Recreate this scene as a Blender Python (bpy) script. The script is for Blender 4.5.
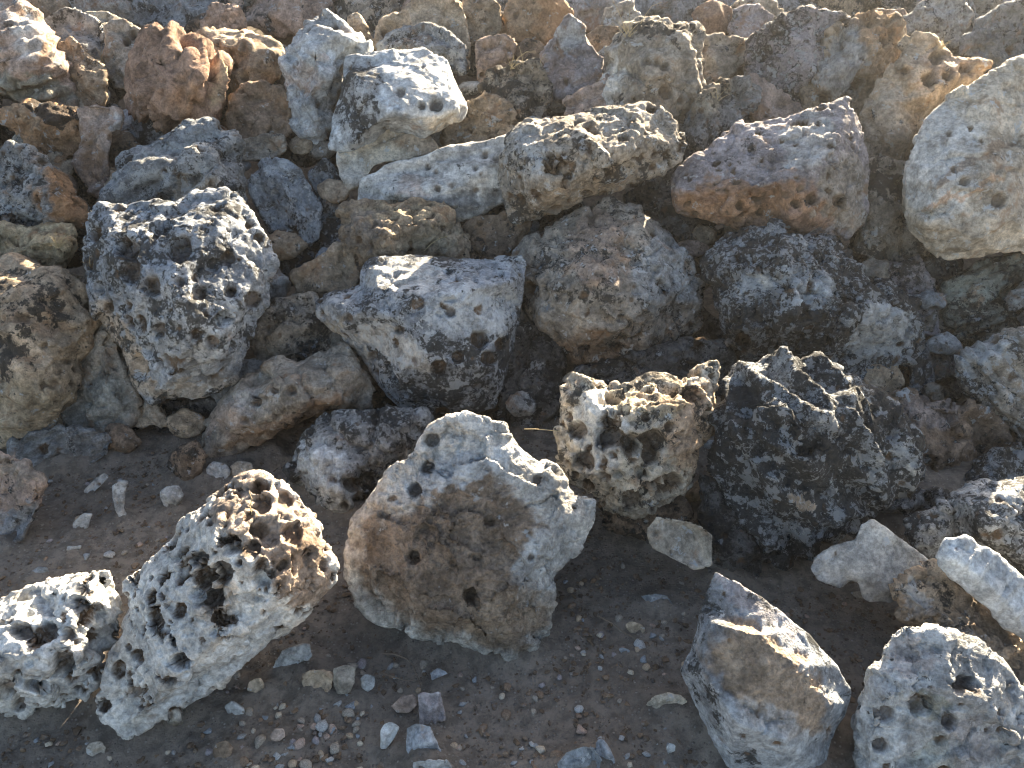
import bpy, bmesh, math, random, zlib
import numpy as np
from mathutils import Vector
from mathutils.geometry import delaunay_2d_cdt

scene = bpy.context.scene
for o in list(bpy.data.objects):
    bpy.data.objects.remove(o)

# ------------------------------------------------------------------ camera
F_PX, PITCH, CAM_H = 830.0, math.radians(32.0), 1.6
cam_data = bpy.data.cameras.new('camera')
cam_data.sensor_width = 36.0
cam_data.lens = 36.0 * F_PX / 1024.0
cam_data.clip_start = 0.05
cam_data.clip_end = 2000.0
cam = bpy.data.objects.new('camera', cam_data)
cam.location = (0, 0, CAM_H)
cam.rotation_euler = (math.pi / 2 - PITCH, 0, 0)
scene.collection.objects.link(cam)
scene.camera = cam

# ------------------------------------------------------------------ sky, sun, exposure
SUN_EL, SUN_AZ = math.radians(24.2), math.radians(29.0)     # azimuth: to the right of straight ahead
world = bpy.data.worlds.new('World')
scene.world = world
world.use_nodes = True
wn = world.node_tree.nodes
wl = world.node_tree.links
wn.clear()
sky = wn.new('ShaderNodeTexSky')
sky.sky_type = 'NISHITA'
sky.sun_disc = False
sky.sun_elevation = SUN_EL
sky.sun_rotation = SUN_AZ
sky.dust_density = 2.5
sky.ozone_density = 0.6
bg = wn.new('ShaderNodeBackground')
bg.inputs['Strength'].default_value = 0.052
wo = wn.new('ShaderNodeOutputWorld')
wl.new(sky.outputs[0], bg.inputs[0])
wl.new(bg.outputs[0], wo.inputs[0])

sun_data = bpy.data.lights.new('sun', 'SUN')
sun_data.energy = 5.0
sun_data.angle = math.radians(0.5)
sun_data.color = (1.0, 0.87, 0.67)
sun = bpy.data.objects.new('sun', sun_data)
sd = Vector((math.sin(SUN_AZ) * math.cos(SUN_EL), math.cos(SUN_AZ) * math.cos(SUN_EL), math.sin(SUN_EL)))
sun.rotation_euler = sd.to_track_quat('Z', 'Y').to_euler()
sun.location = sd * 30
scene.collection.objects.link(sun)

scene.view_settings.view_transform = 'Standard'
scene.view_settings.look = 'None'
scene.view_settings.gamma = 1.0
scene.view_settings.use_curve_mapping = False
scene.view_settings.exposure = 2.68
scene.view_settings.use_white_balance = True            # the phone's daylight-shade balance
scene.view_settings.white_balance_temperature = 6900
scene.cycles.filter_width = 1.1
scene.cycles.use_adaptive_sampling = True
scene.cycles.adaptive_threshold = 0.015
scene.cycles.use_denoising = True
scene.cycles.max_bounces = 4
scene.cycles.diffuse_bounces = 2
scene.cycles.glossy_bounces = 1

# ------------------------------------------------------------------ pixel <-> space
CP, SP = math.cos(PITCH), math.sin(PITCH)
Rv, Uv, Fv = np.array([1., 0, 0]), np.array([0, SP, CP]), np.array([0, CP, -SP])
CAMP = np.array([0, 0, CAM_H])


def unproject(u, v, z):
    u, v, z = np.asarray(u, float), np.asarray(v, float), np.asarray(z, float)
    x, y = (u - 512) / F_PX * z, (v - 384) / F_PX * z
    return CAMP + x[..., None] * Rv - y[..., None] * Uv + z[..., None] * Fv


def project(p):
    q = p - CAMP
    z = q @ Fv
    return 512 + F_PX * (q @ Rv) / z, 384 - F_PX * (q @ Uv) / z, z


TOE, CREST = 2.08, 4.7


def pile_z(y):
    """height of the heap of rocks above the soil at distance y: steep at the foot, flatter towards the top"""
    y = np.asarray(y, float)
    t = np.clip(y - TOE, 0, CREST - TOE)
    back = np.clip(y - CREST - 0.6, 0, None)
    return np.maximum(0.24 * t + 0.60 * (1 - np.exp(-t / 0.9)) - 0.5 * back, 0)


def surf_depth(v, ground=False):
    """camera depth at which the ray through row v meets the heap (or the bare soil)"""
    d = Fv - (v - 384) / F_PX * Uv
    lo, hi = 0.3, 12.0
    for _ in range(50):
        m = (lo + hi) / 2
        z = CAM_H + d[2] * m
        h = 0.0 if ground else float(pile_z(d[1] * m))
        if z > h:
            lo = m
        else:
            hi = m
    return lo


# ------------------------------------------------------------------ numpy noise
def hash3(ix, iy, iz, seed):
    h = (ix.astype(np.uint32) * np.uint32(374761393) + iy.astype(np.uint32) * np.uint32(668265263)
         + iz.astype(np.uint32) * np.uint32(2147483647) + np.uint32((seed * 974634777) & 0xffffffff))
    h = (h ^ (h >> np.uint32(13))) * np.uint32(1274126177)
    h = (h ^ (h >> np.uint32(16))) * np.uint32(2246822519)
    return h ^ (h >> np.uint32(15))


def unit(h):
    return (h & np.uint32(0xffffff)).astype(np.float32) / np.float32(0xffffff)


def vnoise(p, seed=0):
    """gradient-like smooth noise, about -1..1"""
    i = np.floor(p).astype(np.int64)
    f = (p - i).astype(np.float32)
    w = f * f * f * (f * (f * 6 - 15) + 10)
    out = np.zeros(len(p), np.float32)
    for dx in (0, 1):
        for dy in (0, 1):
            for dz in (0, 1):
                h = hash3(i[:, 0] + dx, i[:, 1] + dy, i[:, 2] + dz, seed)
                gx = unit(h) * 2 - 1
                gy = unit(h * np.uint32(2654435761)) * 2 - 1
                gz = unit((h ^ np.uint32(0x9e3779b9)) * np.uint32(40503)) * 2 - 1
                g = gx * (f[:, 0] - dx) + gy * (f[:, 1] - dy) + gz * (f[:, 2] - dz)
                ww = (w[:, 0] if dx else 1 - w[:, 0]) * (w[:, 1] if dy else 1 - w[:, 1]) * (w[:, 2] if dz else 1 - w[:, 2])
                out += g * ww
    return out * 1.6


def fbm(p, seed=0, octv=3, rough=0.5):
    a, s, o, q = 1.0, 0.0, 0.0, p
    for k in range(octv):
        o = o + a * vnoise(q, seed + k * 17)
        s += a
        a *= rough
        q = q * 2.03 + 11.7
    return o / s


def pits(p, seed, prob, rmin, rmax):
    """scattered bowls in unit cells: returns (depth 0..r, id 0..1 of the deepest bowl)"""
    i = np.floor(p).astype(np.int64)
    best = np.zeros(len(p), np.float32)
    bid = np.zeros(len(p), np.float32)
    for dx in (-1, 0, 1):
        for dy in (-1, 0, 1):
            for dz in (-1, 0, 1):
                c = i + np.array([dx, dy, dz])
                h = hash3(c[:, 0], c[:, 1], c[:, 2], seed)
                h2 = h * np.uint32(2654435761)
                h3 = (h ^ np.uint32(0x85ebca6b)) * np.uint32(2246822519)
                h3 ^= h3 >> np.uint32(13)
                h4 = (h3 + np.uint32(77)) * np.uint32(1274126177)
                h4 ^= h4 >> np.uint32(11)
                cx = c[:, 0] + unit(h)
                cy = c[:, 1] + unit(h2 ^ (h2 >> np.uint32(15)))
                cz = c[:, 2] + unit(h3)
                r4 = unit(h4)
                keep = unit(h4 >> np.uint32(8) ^ h) < prob
                r = (rmin + (rmax - rmin) * r4 * r4).astype(np.float32)
                d2 = ((p[:, 0] - cx) ** 2 + (p[:, 1] - cy) ** 2 + (p[:, 2] - cz) ** 2) / (r * r)
                b = np.where(keep & (d2 < 1), r * (1 - d2 * d2 * d2), 0).astype(np.float32)
                m = b > best
                best = np.where(m, b, best)
                bid = np.where(m, unit(h3), bid)
    return best, bid


def chips(p, seed):
    """broken facets: every cell is a small tilted plane, with steps where two cells meet"""
    i = np.floor(p).astype(np.int64)
    best = np.full(len(p), 9.0, np.float32)
    sec = np.full(len(p), 9.0, np.float32)
    val = np.zeros(len(p), np.float32)
    for dx in (-1, 0, 1):
        for dy in (-1, 0, 1):
            for dz in (-1, 0, 1):
                c = i + np.array([dx, dy, dz])
                h = hash3(c[:, 0], c[:, 1], c[:, 2], seed)
                h2 = h * np.uint32(2654435761)
                h2 ^= h2 >> np.uint32(15)
                h3 = (h ^ np.uint32(0x85ebca6b)) * np.uint32(2246822519)
                h3 ^= h3 >> np.uint32(13)
                ex, ey, ez = p[:, 0] - c[:, 0] - unit(h), p[:, 1] - c[:, 1] - unit(h2), p[:, 2] - c[:, 2] - unit(h3)
                d2 = ex * ex + ey * ey + ez * ez
                t = (unit(h2 >> np.uint32(7)) - .5) * ex + (unit(h3 >> np.uint32(6)) - .5) * ey + (unit(h >> np.uint32(5)) - .5) * ez
                t = t + 0.35 * (unit(h3 >> np.uint32(8)) - .5)
                m = d2 < best
                sec = np.where(m, best, np.minimum(sec, d2))
                best = np.where(m, d2, best)
                val = np.where(m, t, val)
    return val, np.sqrt(sec) - np.sqrt(best)


def sstep(a, b, x):
    t = np.clip((x - a) / (b - a), 0, 1)
    return t * t * (3 - 2 * t)


# ------------------------------------------------------------------ materials
def nodes_of(name):
    m = bpy.data.materials.new(name)
    m.use_nodes = True
    nt = m.node_tree
    b = nt.nodes['Principled BSDF']
    return m, nt, b


class NT:
    """tiny helper for wiring node trees"""

    def __init__(self, nt):
        self.nt = nt

    def n(self, t, **kw):
        x = self.nt.nodes.new(t)
        for k, v in kw.items():
            setattr(x, k, v)
        return x

    def put(self, sock, v):
        if hasattr(v, 'is_linked') or isinstance(v, bpy.types.NodeSocket):
            self.nt.links.new(v, sock)
        else:
            sock.default_value = v

    def noise(self, vec, scale, detail=6, rough=0.6, dist=0.0):
        x = self.n('ShaderNodeTexNoise')
        self.put(x.inputs['Vector'], vec)
        x.inputs['Scale'].default_value = scale
        x.inputs['Detail'].default_value = detail
        x.inputs['Roughness'].default_value = rough
        x.inputs['Distortion'].default_value = dist
        return x.outputs['Fac']

    def voro(self, vec, scale, feature='F1'):
        x = self.n('ShaderNodeTexVoronoi', feature=feature)
        self.put(x.inputs['Vector'], vec)
        x.inputs['Scale'].default_value = scale
        return x.outputs['Distance'], (x.outputs['Color'] if feature == 'F1' else None)

    def math(self, op, a, b=0.0, c=None, clamp=False):
        x = self.n('ShaderNodeMath', operation=op)
        x.use_clamp = clamp
        self.put(x.inputs[0], a)
        self.put(x.inputs[1], b)
        if c is not None:
            self.put(x.inputs[2], c)
        return x.outputs[0]

    def ramp(self, x, lo, hi, a=0.0, b=1.0):
        m = self.n('ShaderNodeMapRange', interpolation_type='SMOOTHSTEP')
        self.put(m.inputs[0], x)
        self.put(m.inputs[1], lo)
        self.put(m.inputs[2], hi)
        self.put(m.inputs[3], a)
        self.put(m.inputs[4], b)
        return m.outputs[0]

    def mix(self, f, a, b, mode='MIX'):
        m = self.n('ShaderNodeMix', data_type='RGBA', blend_type=mode)
        self.put(m.inputs[0], f)
        self.put(m.inputs[6], a)
        self.put(m.inputs[7], b)
        return m.outputs[2]

    def attr(self, name):
        return self.n('ShaderNodeAttribute', attribute_name=name)

    def bump(self, h, strength, dist, normal=None):
        b = self.n('ShaderNodeBump')
        b.inputs['Strength'].default_value = strength
        b.inputs['Distance'].default_value = dist
        self.put(b.inputs['Height'], h)
        if normal is not None:
            self.put(b.inputs['Normal'], normal)
        return b.outputs[0]


def make_limestone(name='weathered_limestone'):
    m, nt, bs = nodes_of(name)
    k = NT(nt)
    tc = k.n('ShaderNodeTexCoord').outputs['Object']
    oi = k.n('ShaderNodeObjectInfo').outputs['Random']
    off = k.n('ShaderNodeVectorMath', operation='ADD')
    k.put(off.inputs[0], tc)
    sc = k.n('ShaderNodeCombineXYZ')
    k.put(sc.inputs[0], k.math('MULTIPLY', oi, 37.0))
    k.put(sc.inputs[1], k.math('MULTIPLY', oi, 91.0))
    k.put(sc.inputs[2], k.math('MULTIPLY', oi, 53.0))
    k.put(off.inputs[1], sc.outputs[0])
    p = off.outputs[0]
    tint = k.attr('tint').outputs['Color']
    mx = k.attr('wear')
    sep = k.n('ShaderNodeSeparateColor')
    k.put(sep.inputs[0], mx.outputs['Color'])
    lich, crust, stain = sep.outputs[0], sep.outputs[1], sep.outputs[2]
    dirt = mx.outputs['Alpha']
    big = k.noise(p, 4.5, 4, 0.62)
    mid = k.noise(p, 21.0, 5, 0.70)
    fine = k.noise(p, 85.0, 4, 0.72)
    grain = k.noise(p, 300.0, 2, 0.7)
    # value mottling
    val = k.ramp(big, 0.30, 0.70, 0.72, 1.22)
    val = k.math('MULTIPLY', val, k.ramp(mid, 0.30, 0.70, 0.55, 1.36))
    val = k.math('MULTIPLY', val, k.ramp(fine, 0.28, 0.72, 0.66, 1.30))
    vc = k.n('ShaderNodeCombineColor')
    for i in range(3):
        k.put(vc.inputs[i], val)
    col = k.mix(1.0, tint, vc.outputs[0], 'MULTIPLY')
    # iron stain
    sn = k.noise(p, 9.0, 4, 0.68, 0.3)
    sthr = k.math('MULTIPLY_ADD', stain, -0.42, 0.80)
    sf = k.ramp(sn, k.math('SUBTRACT', sthr, 0.09), k.math('ADD', sthr, 0.09))
    col = k.mix(k.math('MULTIPLY', sf, 0.7), col, (0.30, 0.175, 0.095, 1))
    # pale crustose lichen and chipped fresh rock
    cn = k.noise(p, 24.0, 5, 0.68)
    cthr = k.math('MULTIPLY_ADD', crust, -0.42, 0.755)
    cf = k.ramp(cn, k.math('SUBTRACT', cthr, 0.03), k.math('ADD', cthr, 0.03))
    col = k.mix(k.math('MULTIPLY', cf, 0.65), col, (0.54, 0.55, 0.55, 1))
    # black lichen, two grain sizes
    ln = k.noise(p, 12.0, 6, 0.76, 0.15)
    lthr = k.math('MULTIPLY_ADD', lich, -0.46, 0.745)
    lf = k.ramp(ln, k.math('SUBTRACT', lthr, 0.03), k.math('ADD', lthr, 0.04))
    ln2 = k.noise(p, 44.0, 4, 0.70)
    lthr2 = k.math('MULTIPLY_ADD', lich, -0.36, 0.77)
    lf2 = k.ramp(ln2, k.math('SUBTRACT', lthr2, 0.03), k.math('ADD', lthr2, 0.03))
    lf = k.math('MAXIMUM', lf, lf2)
    lc = k.mix(fine, (0.010, 0.011, 0.012, 1), (0.050, 0.048, 0.044, 1))
    col = k.mix(k.math('MULTIPLY', lf, 0.90), col, lc)
    cf2 = k.ramp(cn, k.math('ADD', cthr, 0.015), k.math('ADD', cthr, 0.055))
    col = k.mix(k.math('MULTIPLY', cf2, 0.65), col, (0.42, 0.445, 0.465, 1))
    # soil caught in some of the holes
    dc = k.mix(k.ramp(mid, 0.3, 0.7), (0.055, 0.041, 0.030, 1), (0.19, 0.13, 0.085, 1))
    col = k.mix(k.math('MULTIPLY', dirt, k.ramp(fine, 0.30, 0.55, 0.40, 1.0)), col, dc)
    k.put(bs.inputs['Base Color'], col)
    bs.inputs['Roughness'].default_value = 0.88
    bs.inputs['Specular IOR Level'].default_value = 0.28
    # fine relief
    vd, _ = k.voro(p, 80.0)
    h = k.math('MULTIPLY_ADD', mid, 1.3, k.math('MULTIPLY', fine, 0.8))
    h = k.math('ADD', h, k.math('MULTIPLY', grain, 0.22))
    h = k.math('ADD', h, k.math('MULTIPLY', k.ramp(vd, 0.05, 0.30), 0.20))
    bn = k.bump(h, 1.0, 0.020)
    bn.node.inputs['Strength'].default_value = 1.0
    nt.links.new(k.attr('relief').outputs['Fac'], bn.node.inputs['Strength'])
    k.put(bs.inputs['Normal'], bn)
    return m


def make_soil():
    m, nt, bs = nodes_of('dry_soil')
    k = NT(nt)
    p = k.n('ShaderNodeTexCoord').outputs['Object']
    a = k.noise(p, 3.0, 6, 0.6)
    b = k.noise(p, 28.0, 8, 0.7)
    c = k.noise(p, 160.0, 5, 0.75)
    col = k.mix(k.ramp(a, 0.3, 0.7), (0.215, 0.184, 0.154, 1), (0.32, 0.278, 0.235, 1))
    col = k.mix(k.math('MULTIPLY', k.ramp(b, 0.40, 0.62), 0.75), col, (0.12, 0.104, 0.09, 1))
    vd, vcol = k.voro(p, 130.0)
    s = k.n('ShaderNodeSeparateColor')
    k.put(s.inputs[0], vcol)
    chip = k.math('MULTIPLY', k.ramp(s.outputs[0], 0.66, 0.70), k.ramp(vd, 0.42, 0.30))
    chipc = k.mix(s.outputs[1], (0.14, 0.125, 0.11, 1), (0.36, 0.335, 0.31, 1))
    col = k.mix(k.math('MULTIPLY', chip, 0.85), col, chipc)
    k.put(bs.inputs['Base Color'], col)
    bs.inputs['Roughness'].default_value = 0.95
    bs.inputs['Specular IOR Level'].default_value = 0.2
    h = k.math('ADD', k.math('MULTIPLY', b, 0.7), k.math('MULTIPLY', c, 0.6))
    h = k.math('ADD', h, k.math('MULTIPLY', chip, 0.35))
    k.put(bs.inputs['Normal'], k.bump(h, 1.0, 0.012))
    return m


def make_plain(name, c1, c2, rough=0.8):
    m, nt, bs = nodes_of(name)
    k = NT(nt)
    p = k.n('ShaderNodeTexCoord').outputs['Object']
    f = k.noise(p, 60.0, 4, 0.6)
    k.put(bs.inputs['Base Color'], k.mix(f, c1 + (1,), c2 + (1,)))
    bs.inputs['Roughness'].default_value = rough
    return m


LIME = make_limestone()
SOIL = make_soil()
STRAW = make_plain('dry_straw', (0.42, 0.33, 0.18), (0.58, 0.47, 0.28))
TWIG = make_plain('dead_twig', (0.12, 0.09, 0.065), (0.24, 0.19, 0.14))

# ------------------------------------------------------------------ ground sheet with the earth core of the heap
def spaced(lo, hi, fine_lo, fine_hi, fine, coarse, far):
    a = list(np.arange(fine_lo, fine_hi, fine))
    b = list(np.arange(fine_hi, hi, coarse))
    c = list(np.arange(fine_lo - coarse, lo, -coarse))[::-1]
    out = c + a + b
    return np.array([-far, -far / 4, -far / 12] + [x for x in out] + [far / 12, far / 4, far])


gx = spaced(-4.5, 4.5, -1.35, 1.35, 0.009, 0.06, 400.0)
gy = spaced(0.2, 8.5, 0.85, 2.45, 0.009, 0.06, 400.0)
GX, GY = np.meshgrid(gx, gy)
pts = np.stack([GX.ravel(), GY.ravel(), np.zeros(GX.size)], 1)


def ground_z(x, y):
    q = np.stack([np.asarray(x, float), np.asarray(y, float), np.zeros_like(np.asarray(x, float))], 1)
    bk = sstep(3.9, 4.5, q[:, 1])                     # unseen core raised at the back to stop sun leaking through
    core = np.maximum(pile_z(q[:, 1] - 0.9 + 0.8 * bk) - 0.40 + 0.12 * bk, 0)
    near = np.exp(-((q[:, 1] - 2.0) / 6.0) ** 2)
    return core + near * (0.020 * fbm(q * 2.2, 5, 3) + 0.006 * fbm(q * 11.0, 9, 3)) - 0.006


pts[:, 2] = ground_z(pts[:, 0], pts[:, 1]) + 0.0055 * vnoise(pts * 42.0, 3) + 0.0040 * vnoise(pts * 95.0, 4)
nx, ny = len(gx), len(gy)
idx = np.arange(nx * ny).reshape(ny, nx)
quads = np.stack([idx[:-1, :-1], idx[:-1, 1:], idx[1:, 1:], idx[1:, :-1]], -1).reshape(-1, 4)


def mesh_from(name, verts, faces, smooth=True):
    me = bpy.data.meshes.new(name)
    me.vertices.add(len(verts))
    me.vertices.foreach_set('co', np.asarray(verts, np.float32).ravel())
    n = faces.shape[1]
    me.loops.add(faces.size)
    me.loops.foreach_set('vertex_index', faces.astype(np.int32).ravel())
    me.polygons.add(len(faces))
    me.polygons.foreach_set('loop_start', np.arange(0, faces.size, n, dtype=np.int32))
    me.update(calc_edges=True)
    me.validate()
    me.polygons.foreach_set('use_smooth', np.full(len(me.polygons), smooth))
    return me


def bank(obs):
    """soil washed up against the feet of the stones"""
    h = np.zeros((260, 300))
    for o in obs:
        c = np.empty(len(o.data.vertices) * 3, np.float32)
        o.data.vertices.foreach_get('co', c)
        c = c.reshape(-1, 3) + np.array(o.location)
        c = c[(c[:, 2] < .035) & (np.abs(c[:, 0]) < 1.49) & (c[:, 1] > .61) & (c[:, 1] < 3.19)]
        h[((c[:, 1] - .6) * 100).astype(int), ((c[:, 0] + 1.5) * 100).astype(int)] = 1
    k = np.exp(-(np.arange(-8, 9) / 3.6) ** 2)
    k /= k.sum()
    for ax in (0, 1):
        h = np.apply_along_axis(lambda a: np.convolve(a, k, 'same'), ax, h)
    ix, iy = (pts[:, 0] + 1.5) * 100 - .5, (pts[:, 1] - .6) * 100 - .5
    ok = (ix > 1) & (ix < 297) & (iy > 1) & (iy < 257)
    x0, y0 = np.floor(ix[ok]).astype(int), np.floor(iy[ok]).astype(int)
    fx, fy = ix[ok] - x0, iy[ok] - y0
    val = h[y0, x0] * (1 - fx) * (1 - fy) + h[y0, x0 + 1] * fx * (1 - fy) + h[y0 + 1, x0] * (1 - fx) * fy + h[y0 + 1, x0 + 1] * fx * fy
    p2 = pts.copy()
    p2[ok, 2] += np.clip(val, 0, .8) * .034 * (1 + .7 * vnoise(pts[ok] * 9.0, 12))
    gme.vertices.foreach_set('co', p2.astype(np.float32).ravel())
    gme.update()


gme = mesh_from('ground', pts, quads)
gme.materials.append(SOIL)
ground = bpy.data.objects.new('ground', gme)
ground['kind'] = 'structure'
ground['label'] = 'dry brown soil strewn with grit under the rock pile'
scene.collection.objects.link(ground)

# ------------------------------------------------------------------ rock builder
COL = dict(
    white=(0.60, 0.585, 0.55), bluewhite=(0.50, 0.53, 0.55), cream=(0.54, 0.47, 0.375), grey=(0.31, 0.32, 0.325),
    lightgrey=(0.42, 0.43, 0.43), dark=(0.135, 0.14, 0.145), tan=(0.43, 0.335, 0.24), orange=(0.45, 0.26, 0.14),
    pink=(0.42, 0.315, 0.26), brown=(0.235, 0.165, 0.115), crustbrown=(0.27, 0.21, 0.16), purple=(0.32, 0.29, 0.30),
    green=(0.27, 0.275, 0.23), greytan=(0.35, 0.31, 0.26), bluegrey=(0.27, 0.30, 0.33), redbrown=(0.32, 0.20, 0.14),
    bluemid=(0.275, 0.302, 0.335), umber=(0.27, 0.24, 0.205), yellow=(0.52, 0.42, 0.27), black=(0.04, 0.04, 0.04))

# lichen, crust, stain, large pits (cell px, prob, rmin, rmax, depth), small pits, lump amplitude px, rough amplitude px, dirt share
KIND = dict(
    pitted=dict(relief=0.6, lich=.48, crust=.42, stain=.20, p1=(30, .75, .16, .50, 1.0), p2=(12, .6, .2, .55, .9), lump=5, rough=2.8, chip=8, dirt=.4),
    honey=dict(relief=0.45, pm=1.2, lich=.10, crust=.25, stain=.30, p1=(21, .9, .26, .62, 1.3), p2=(9, .5, .25, .6, 1.0), lump=6, rough=2.6, chip=6, dirt=.75),
    smooth=dict(relief=0.4, lich=.15, crust=.35, stain=.30, p1=(40, .25, .10, .20, 1.0), p2=(14, .2, .15, .35, .8), lump=4.5, rough=1.3, chip=5, dirt=.8),
    rough=dict(relief=1.0, lich=.38, crust=.32, stain=.45, p1=(32, .5, .15, .38, .9), p2=(11, .8, .25, .55, .9), lump=6, rough=5.0, chip=11, dirt=.4),
    plain=dict(relief=0.7, lich=.32, crust=.28, stain=.45, p1=(40, .3, .10, .24, .9), p2=(14, .35, .2, .42, .7), lump=5, rough=2.3, chip=10, dirt=.5),
    lichen=dict(relief=1.0, lich=.70, crust=.62, stain=.15, p1=(36, .5, .18, .40, .8), p2=(12, .7, .25, .5, .9), lump=7, rough=5.0, chip=11, dirt=.2),
    dull=dict(relief=0.9, lich=.50, crust=.34, stain=.30, p1=(40, .3, .12, .26, .8), p2=(14, .5, .2, .42, .7), lump=6, rough=2.8, chip=11, dirt=.3),
)

rng = random.Random(7)
tmp_scene_coll = scene.collection


def remesh(verts, faces, voxel):
    bm = bmesh.new()
    vs = [bm.verts.new(v) for v in verts]
    for f in faces:
        try:
            bm.faces.new([vs[i] for i in f])
        except ValueError:
            pass
    bmesh.ops.recalc_face_normals(bm, faces=bm.faces)
    me = bpy.data.meshes.new('tmp')
    bm.to_mesh(me)
    bm.free()
    o = bpy.data.objects.new('tmp', me)
    scene.collection.objects.link(o)
    md = o.modifiers.new('r', 'REMESH')
    md.mode = 'VOXEL'
    md.voxel_size = voxel
    dg = bpy.context.evaluated_depsgraph_get()
    ev = o.evaluated_get(dg)
    m2 = ev.to_mesh()
    n = len(m2.vertices)
    co = np.empty(n * 3, np.float32)
    m2.vertices.foreach_get('co', co)
    nl = len(m2.loops)
    li = np.empty(nl, np.int32)
    m2.loops.foreach_get('vertex_index', li)
    ls = np.empty(len(m2.polygons), np.int32)
    m2.polygons.foreach_get('loop_total', ls)
    ev.to_mesh_clear()
    bpy.data.objects.remove(o)
    bpy.data.meshes.remove(me)
    assert (ls == 4).all()
    return co.reshape(-1, 3).astype(np.float64), li.reshape(-1, 4)


def vnormals(co, q):
    n = np.cross(co[q[:, 2]] - co[q[:, 0]], co[q[:, 3]] - co[q[:, 1]])
    out = np.zeros_like(co)
    for c in range(4):
        for a in range(3):
            out[:, a] += np.bincount(q[:, c], n[:, a], len(co))
    return out / (np.linalg.norm(out, axis=1, keepdims=True) + 1e-12)


def smooth(co, q, it, f=0.5):
    e = np.concatenate([q[:, [0, 1]], q[:, [1, 2]], q[:, [2, 3]], q[:, [3, 0]]])
    deg = np.bincount(e[:, 0], minlength=len(co)) + np.bincount(e[:, 1], minlength=len(co))
    for _ in range(it):
        s = np.zeros_like(co)
        for a in range(3):
            s[:, a] = np.bincount(e[:, 0], co[e[:, 1], a], len(co)) + np.bincount(e[:, 1], co[e[:, 0], a], len(co))
        co = co + f * (s / deg[:, None] - co)
    return co


def poly_area(o):
    return 0.5 * sum(o[i][0] * o[(i + 1) % len(o)][1] - o[(i + 1) % len(o)][0] * o[i][1] for i in range(len(o)))


def centroid(o):
    a = poly_area(o)
    cx = sum((o[i][0] + o[(i + 1) % len(o)][0]) * (o[i][0] * o[(i + 1) % len(o)][1] - o[(i + 1) % len(o)][0] * o[i][1]) for i in range(len(o))) / (6 * a)
    cy = sum((o[i][1] + o[(i + 1) % len(o)][1]) * (o[i][0] * o[(i + 1) % len(o)][1] - o[(i + 1) % len(o)][0] * o[i][1]) for i in range(len(o))) / (6 * a)
    return cx, cy


ROCKS = []


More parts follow.
